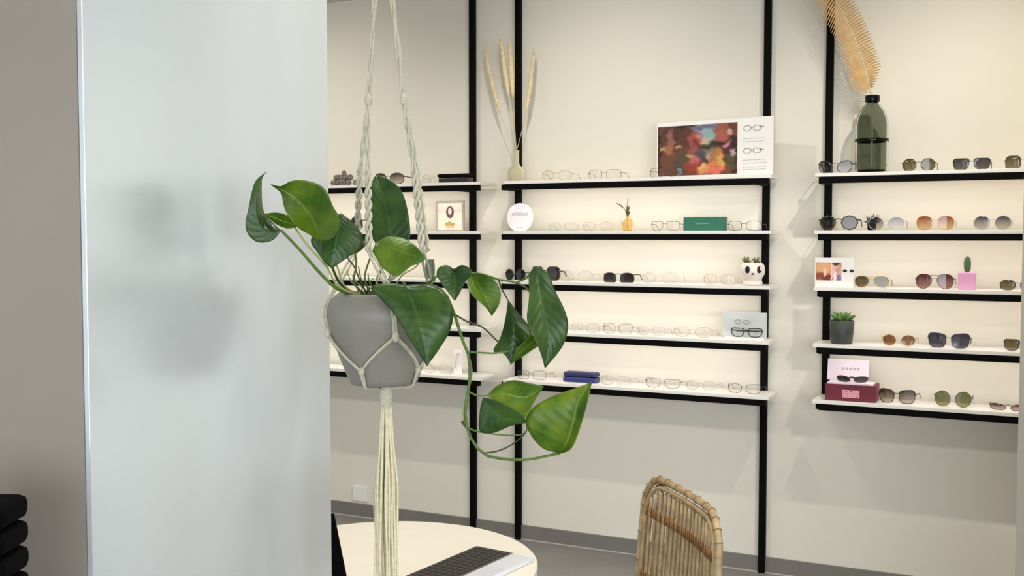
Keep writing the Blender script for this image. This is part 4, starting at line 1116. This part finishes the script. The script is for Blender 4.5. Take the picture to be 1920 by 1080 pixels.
# rattan chair: backrest frame with upright canes
A = G(.296, 2.54); B = G(.393, 2.13)
wv = B - A; wv.z = 0; cw = wv.length; cx_ = wv / cw
fdir = Vector((-cx_.y, cx_.x, 0))
if fdir.dot(CAM - A) < 0: fdir = -fdir           # towards the table and us
mid = (A + B) / 2
ch = thing('rattan_chair', 'natural rattan chair with arched cane backrest right of the table', 'chair', (mid.x, mid.y, 0))
zt_, zs = .887, .44
def bp(u, z_, out=0):                            # u in -1..1 across, slight lean backwards with height, dished
    hw = cw / 2 * (1.13 - .13 * (z_ - zs) / (zt_ - zs))
    lean = -.03 * (z_ - zs) / (zt_ - zs)
    return Vector((mid.x, mid.y, 0)) + cx_ * (u * hw) + fdir * (lean - .018 * (1 - u * u) + out) + Vector((0, 0, z_))
def arch(inset, out=0, z_bot=zs):
    pts = []
    w1 = 1 - inset / (cw / 2)
    rr_ = .075
    zt2 = zt_ - inset
    for i in range(12): pts.append(bp(-w1, z_bot + (zt2 - rr_ - z_bot) * i / 11, out))
    for i in range(1, 9):
        a = i / 9 * PI / 2; pts.append(bp(-w1 + (rr_ / (cw / 2)) * (1 - math.cos(a)), zt2 - rr_ + rr_ * math.sin(a), out))
    for i in range(11):
        u = -w1 + rr_ / (cw / 2) + (2 * w1 - 2 * rr_ / (cw / 2)) * i / 10; pts.append(bp(u, zt2, out))
    for i in range(1, 9):
        a = i / 9 * PI / 2; pts.append(bp(w1 - (rr_ / (cw / 2)) * (1 - math.sin(a)), zt2 - rr_ + rr_ * math.cos(a), out))
    for i in range(12): pts.append(bp(w1, zt2 - rr_ - (zt2 - rr_ - z_bot) * i / 11, out))
    return pts
put('backrest_frame', MB().tube(arch(0), .0078, 10), M['rattan'], ch, smooth=True)
put('inner_frame', MB().tube(arch(.0165, .003), .0058, 8), M['rattan'], ch, smooth=True)
put('inner_frame', MB().tube(arch(.009, -.008), .0045, 8), M['rattan_d'], ch, smooth=True)
ar = arch(0)
for i in range(1, len(ar) - 1, 2):
    c_ = ar[i]; tdir = (ar[i + 1] - ar[i - 1]).normalized(); s1_ = tdir.cross(fdir).normalized()
    wr = MB().tube([c_ + (s1_ * math.cos(q) + fdir * math.sin(q)) * .0084 + tdir * (.004 * q / 6.28) for q in [j * 2 * PI / 12 for j in range(12)]], .0011, 5, closed=True)
    put('binding', wr, M['rattan_d'], ch, smooth=True)
zb1, zb2 = zt_ - .078, zt_ - .235
for zz in (zb1, zb2, zs + .05):
    bb = MB()
    for off in (0, -.012):
        bb.tube([bp(-.90 + 1.8 * i / 16, zz + off * .9, .003) for i in range(17)], .0048, 7)
    for i in range(34): 
        u = -.88 + 1.76 * i / 33
        bb.tube([bp(u, zz + .006, .009), bp(u + .015, zz - .016, .009)], .0017, 4)
    put('cross_band', bb, M['rattan_d'], ch, smooth=True)
nn = 34
for i in range(nn):
    u = -.86 + 1.72 * i / (nn - 1)
    ztop = zt_ - .026 - (.05 * max(0, abs(u) - .70) / .25)
    off = .004 if i % 2 else -.003
    pts = [bp(u, zs, off), bp(u * 1.0 + .02 * math.sin(i * 2.1), zs + .15, off), bp(u + .02 * math.sin(i * 1.3), zb2, off), bp(u, (zb1 + zb2) / 2, off), bp(u, zb1, off), bp(u, ztop, off)]
    put('upright_cane', MB().tube(resample([tuple(p_) for p_ in pts], 14), .0052 if i % 3 else .0040, 6), M['rattan'], ch, smooth=True)
sc = Vector((mid.x, mid.y, 0)) + fdir * .20
st = [(sc + cx_ * (.215 * math.cos(a)) + fdir * (.20 * math.sin(a)) + Vector((0, 0, zs))) for a in [i * 2 * PI / 32 for i in range(32)]]
put('seat_frame', MB().tube(st, .011, 8, closed=True), M['rattan'], ch, smooth=True)
sm = MB(); sm.v = [p_ + Vector((0, 0, .004)) for p_ in st] + [p_ - Vector((0, 0, .006)) for p_ in st]
sm.f = [tuple(range(32)), tuple(reversed(range(32, 64)))] + [(i, (i + 1) % 32, 32 + (i + 1) % 32, 32 + i) for i in range(32)]
put('seat', sm, M['rattan'], ch)
for sx, sf in ((-1, .02), (1, .02), (-1, .36), (1, .36)):
    base = Vector((mid.x, mid.y, 0)) + cx_ * (sx * .19) + fdir * sf
    put('leg', MB().tube([base + cx_ * sx * .012 + Vector((0, 0, 0.0005)), base + Vector((0, 0, .25)), base - cx_ * sx * .02 + Vector((0, 0, zs))], .010, 8), M['rattan'], ch, smooth=True)

# black tiered stand at the lower left border
bc = G(-.588, 1.10, 0)
t = thing('display_stand', 'black ribbed stand in the lower left corner before the beige wall', 'stand', (bc.x, bc.y, 0))
put('base', MB().lathe([(.06, .0005), (.062, .01), (.02, .02), (.018, .9)], (bc.x, bc.y, 0), 24), M['rubber'], t, smooth=True)
ztop = D(20, 936, 1.10).z - .004
rotb = Matrix.Translation((bc.x, bc.y, 0)) @ Matrix.Rotation(YAW, 4, 'Z')
for i in range(9):
    z1 = ztop - i * .0275
    put('tier', MB().box((-.070, -.035, z1 - .0255), (.0705, .035, z1), rotb), M['rubber'], t, bevel=.009)
put('core', MB().box((-.058, -.026, .90), (.060, .026, ztop - .006), rotb), M['rubber'], t)
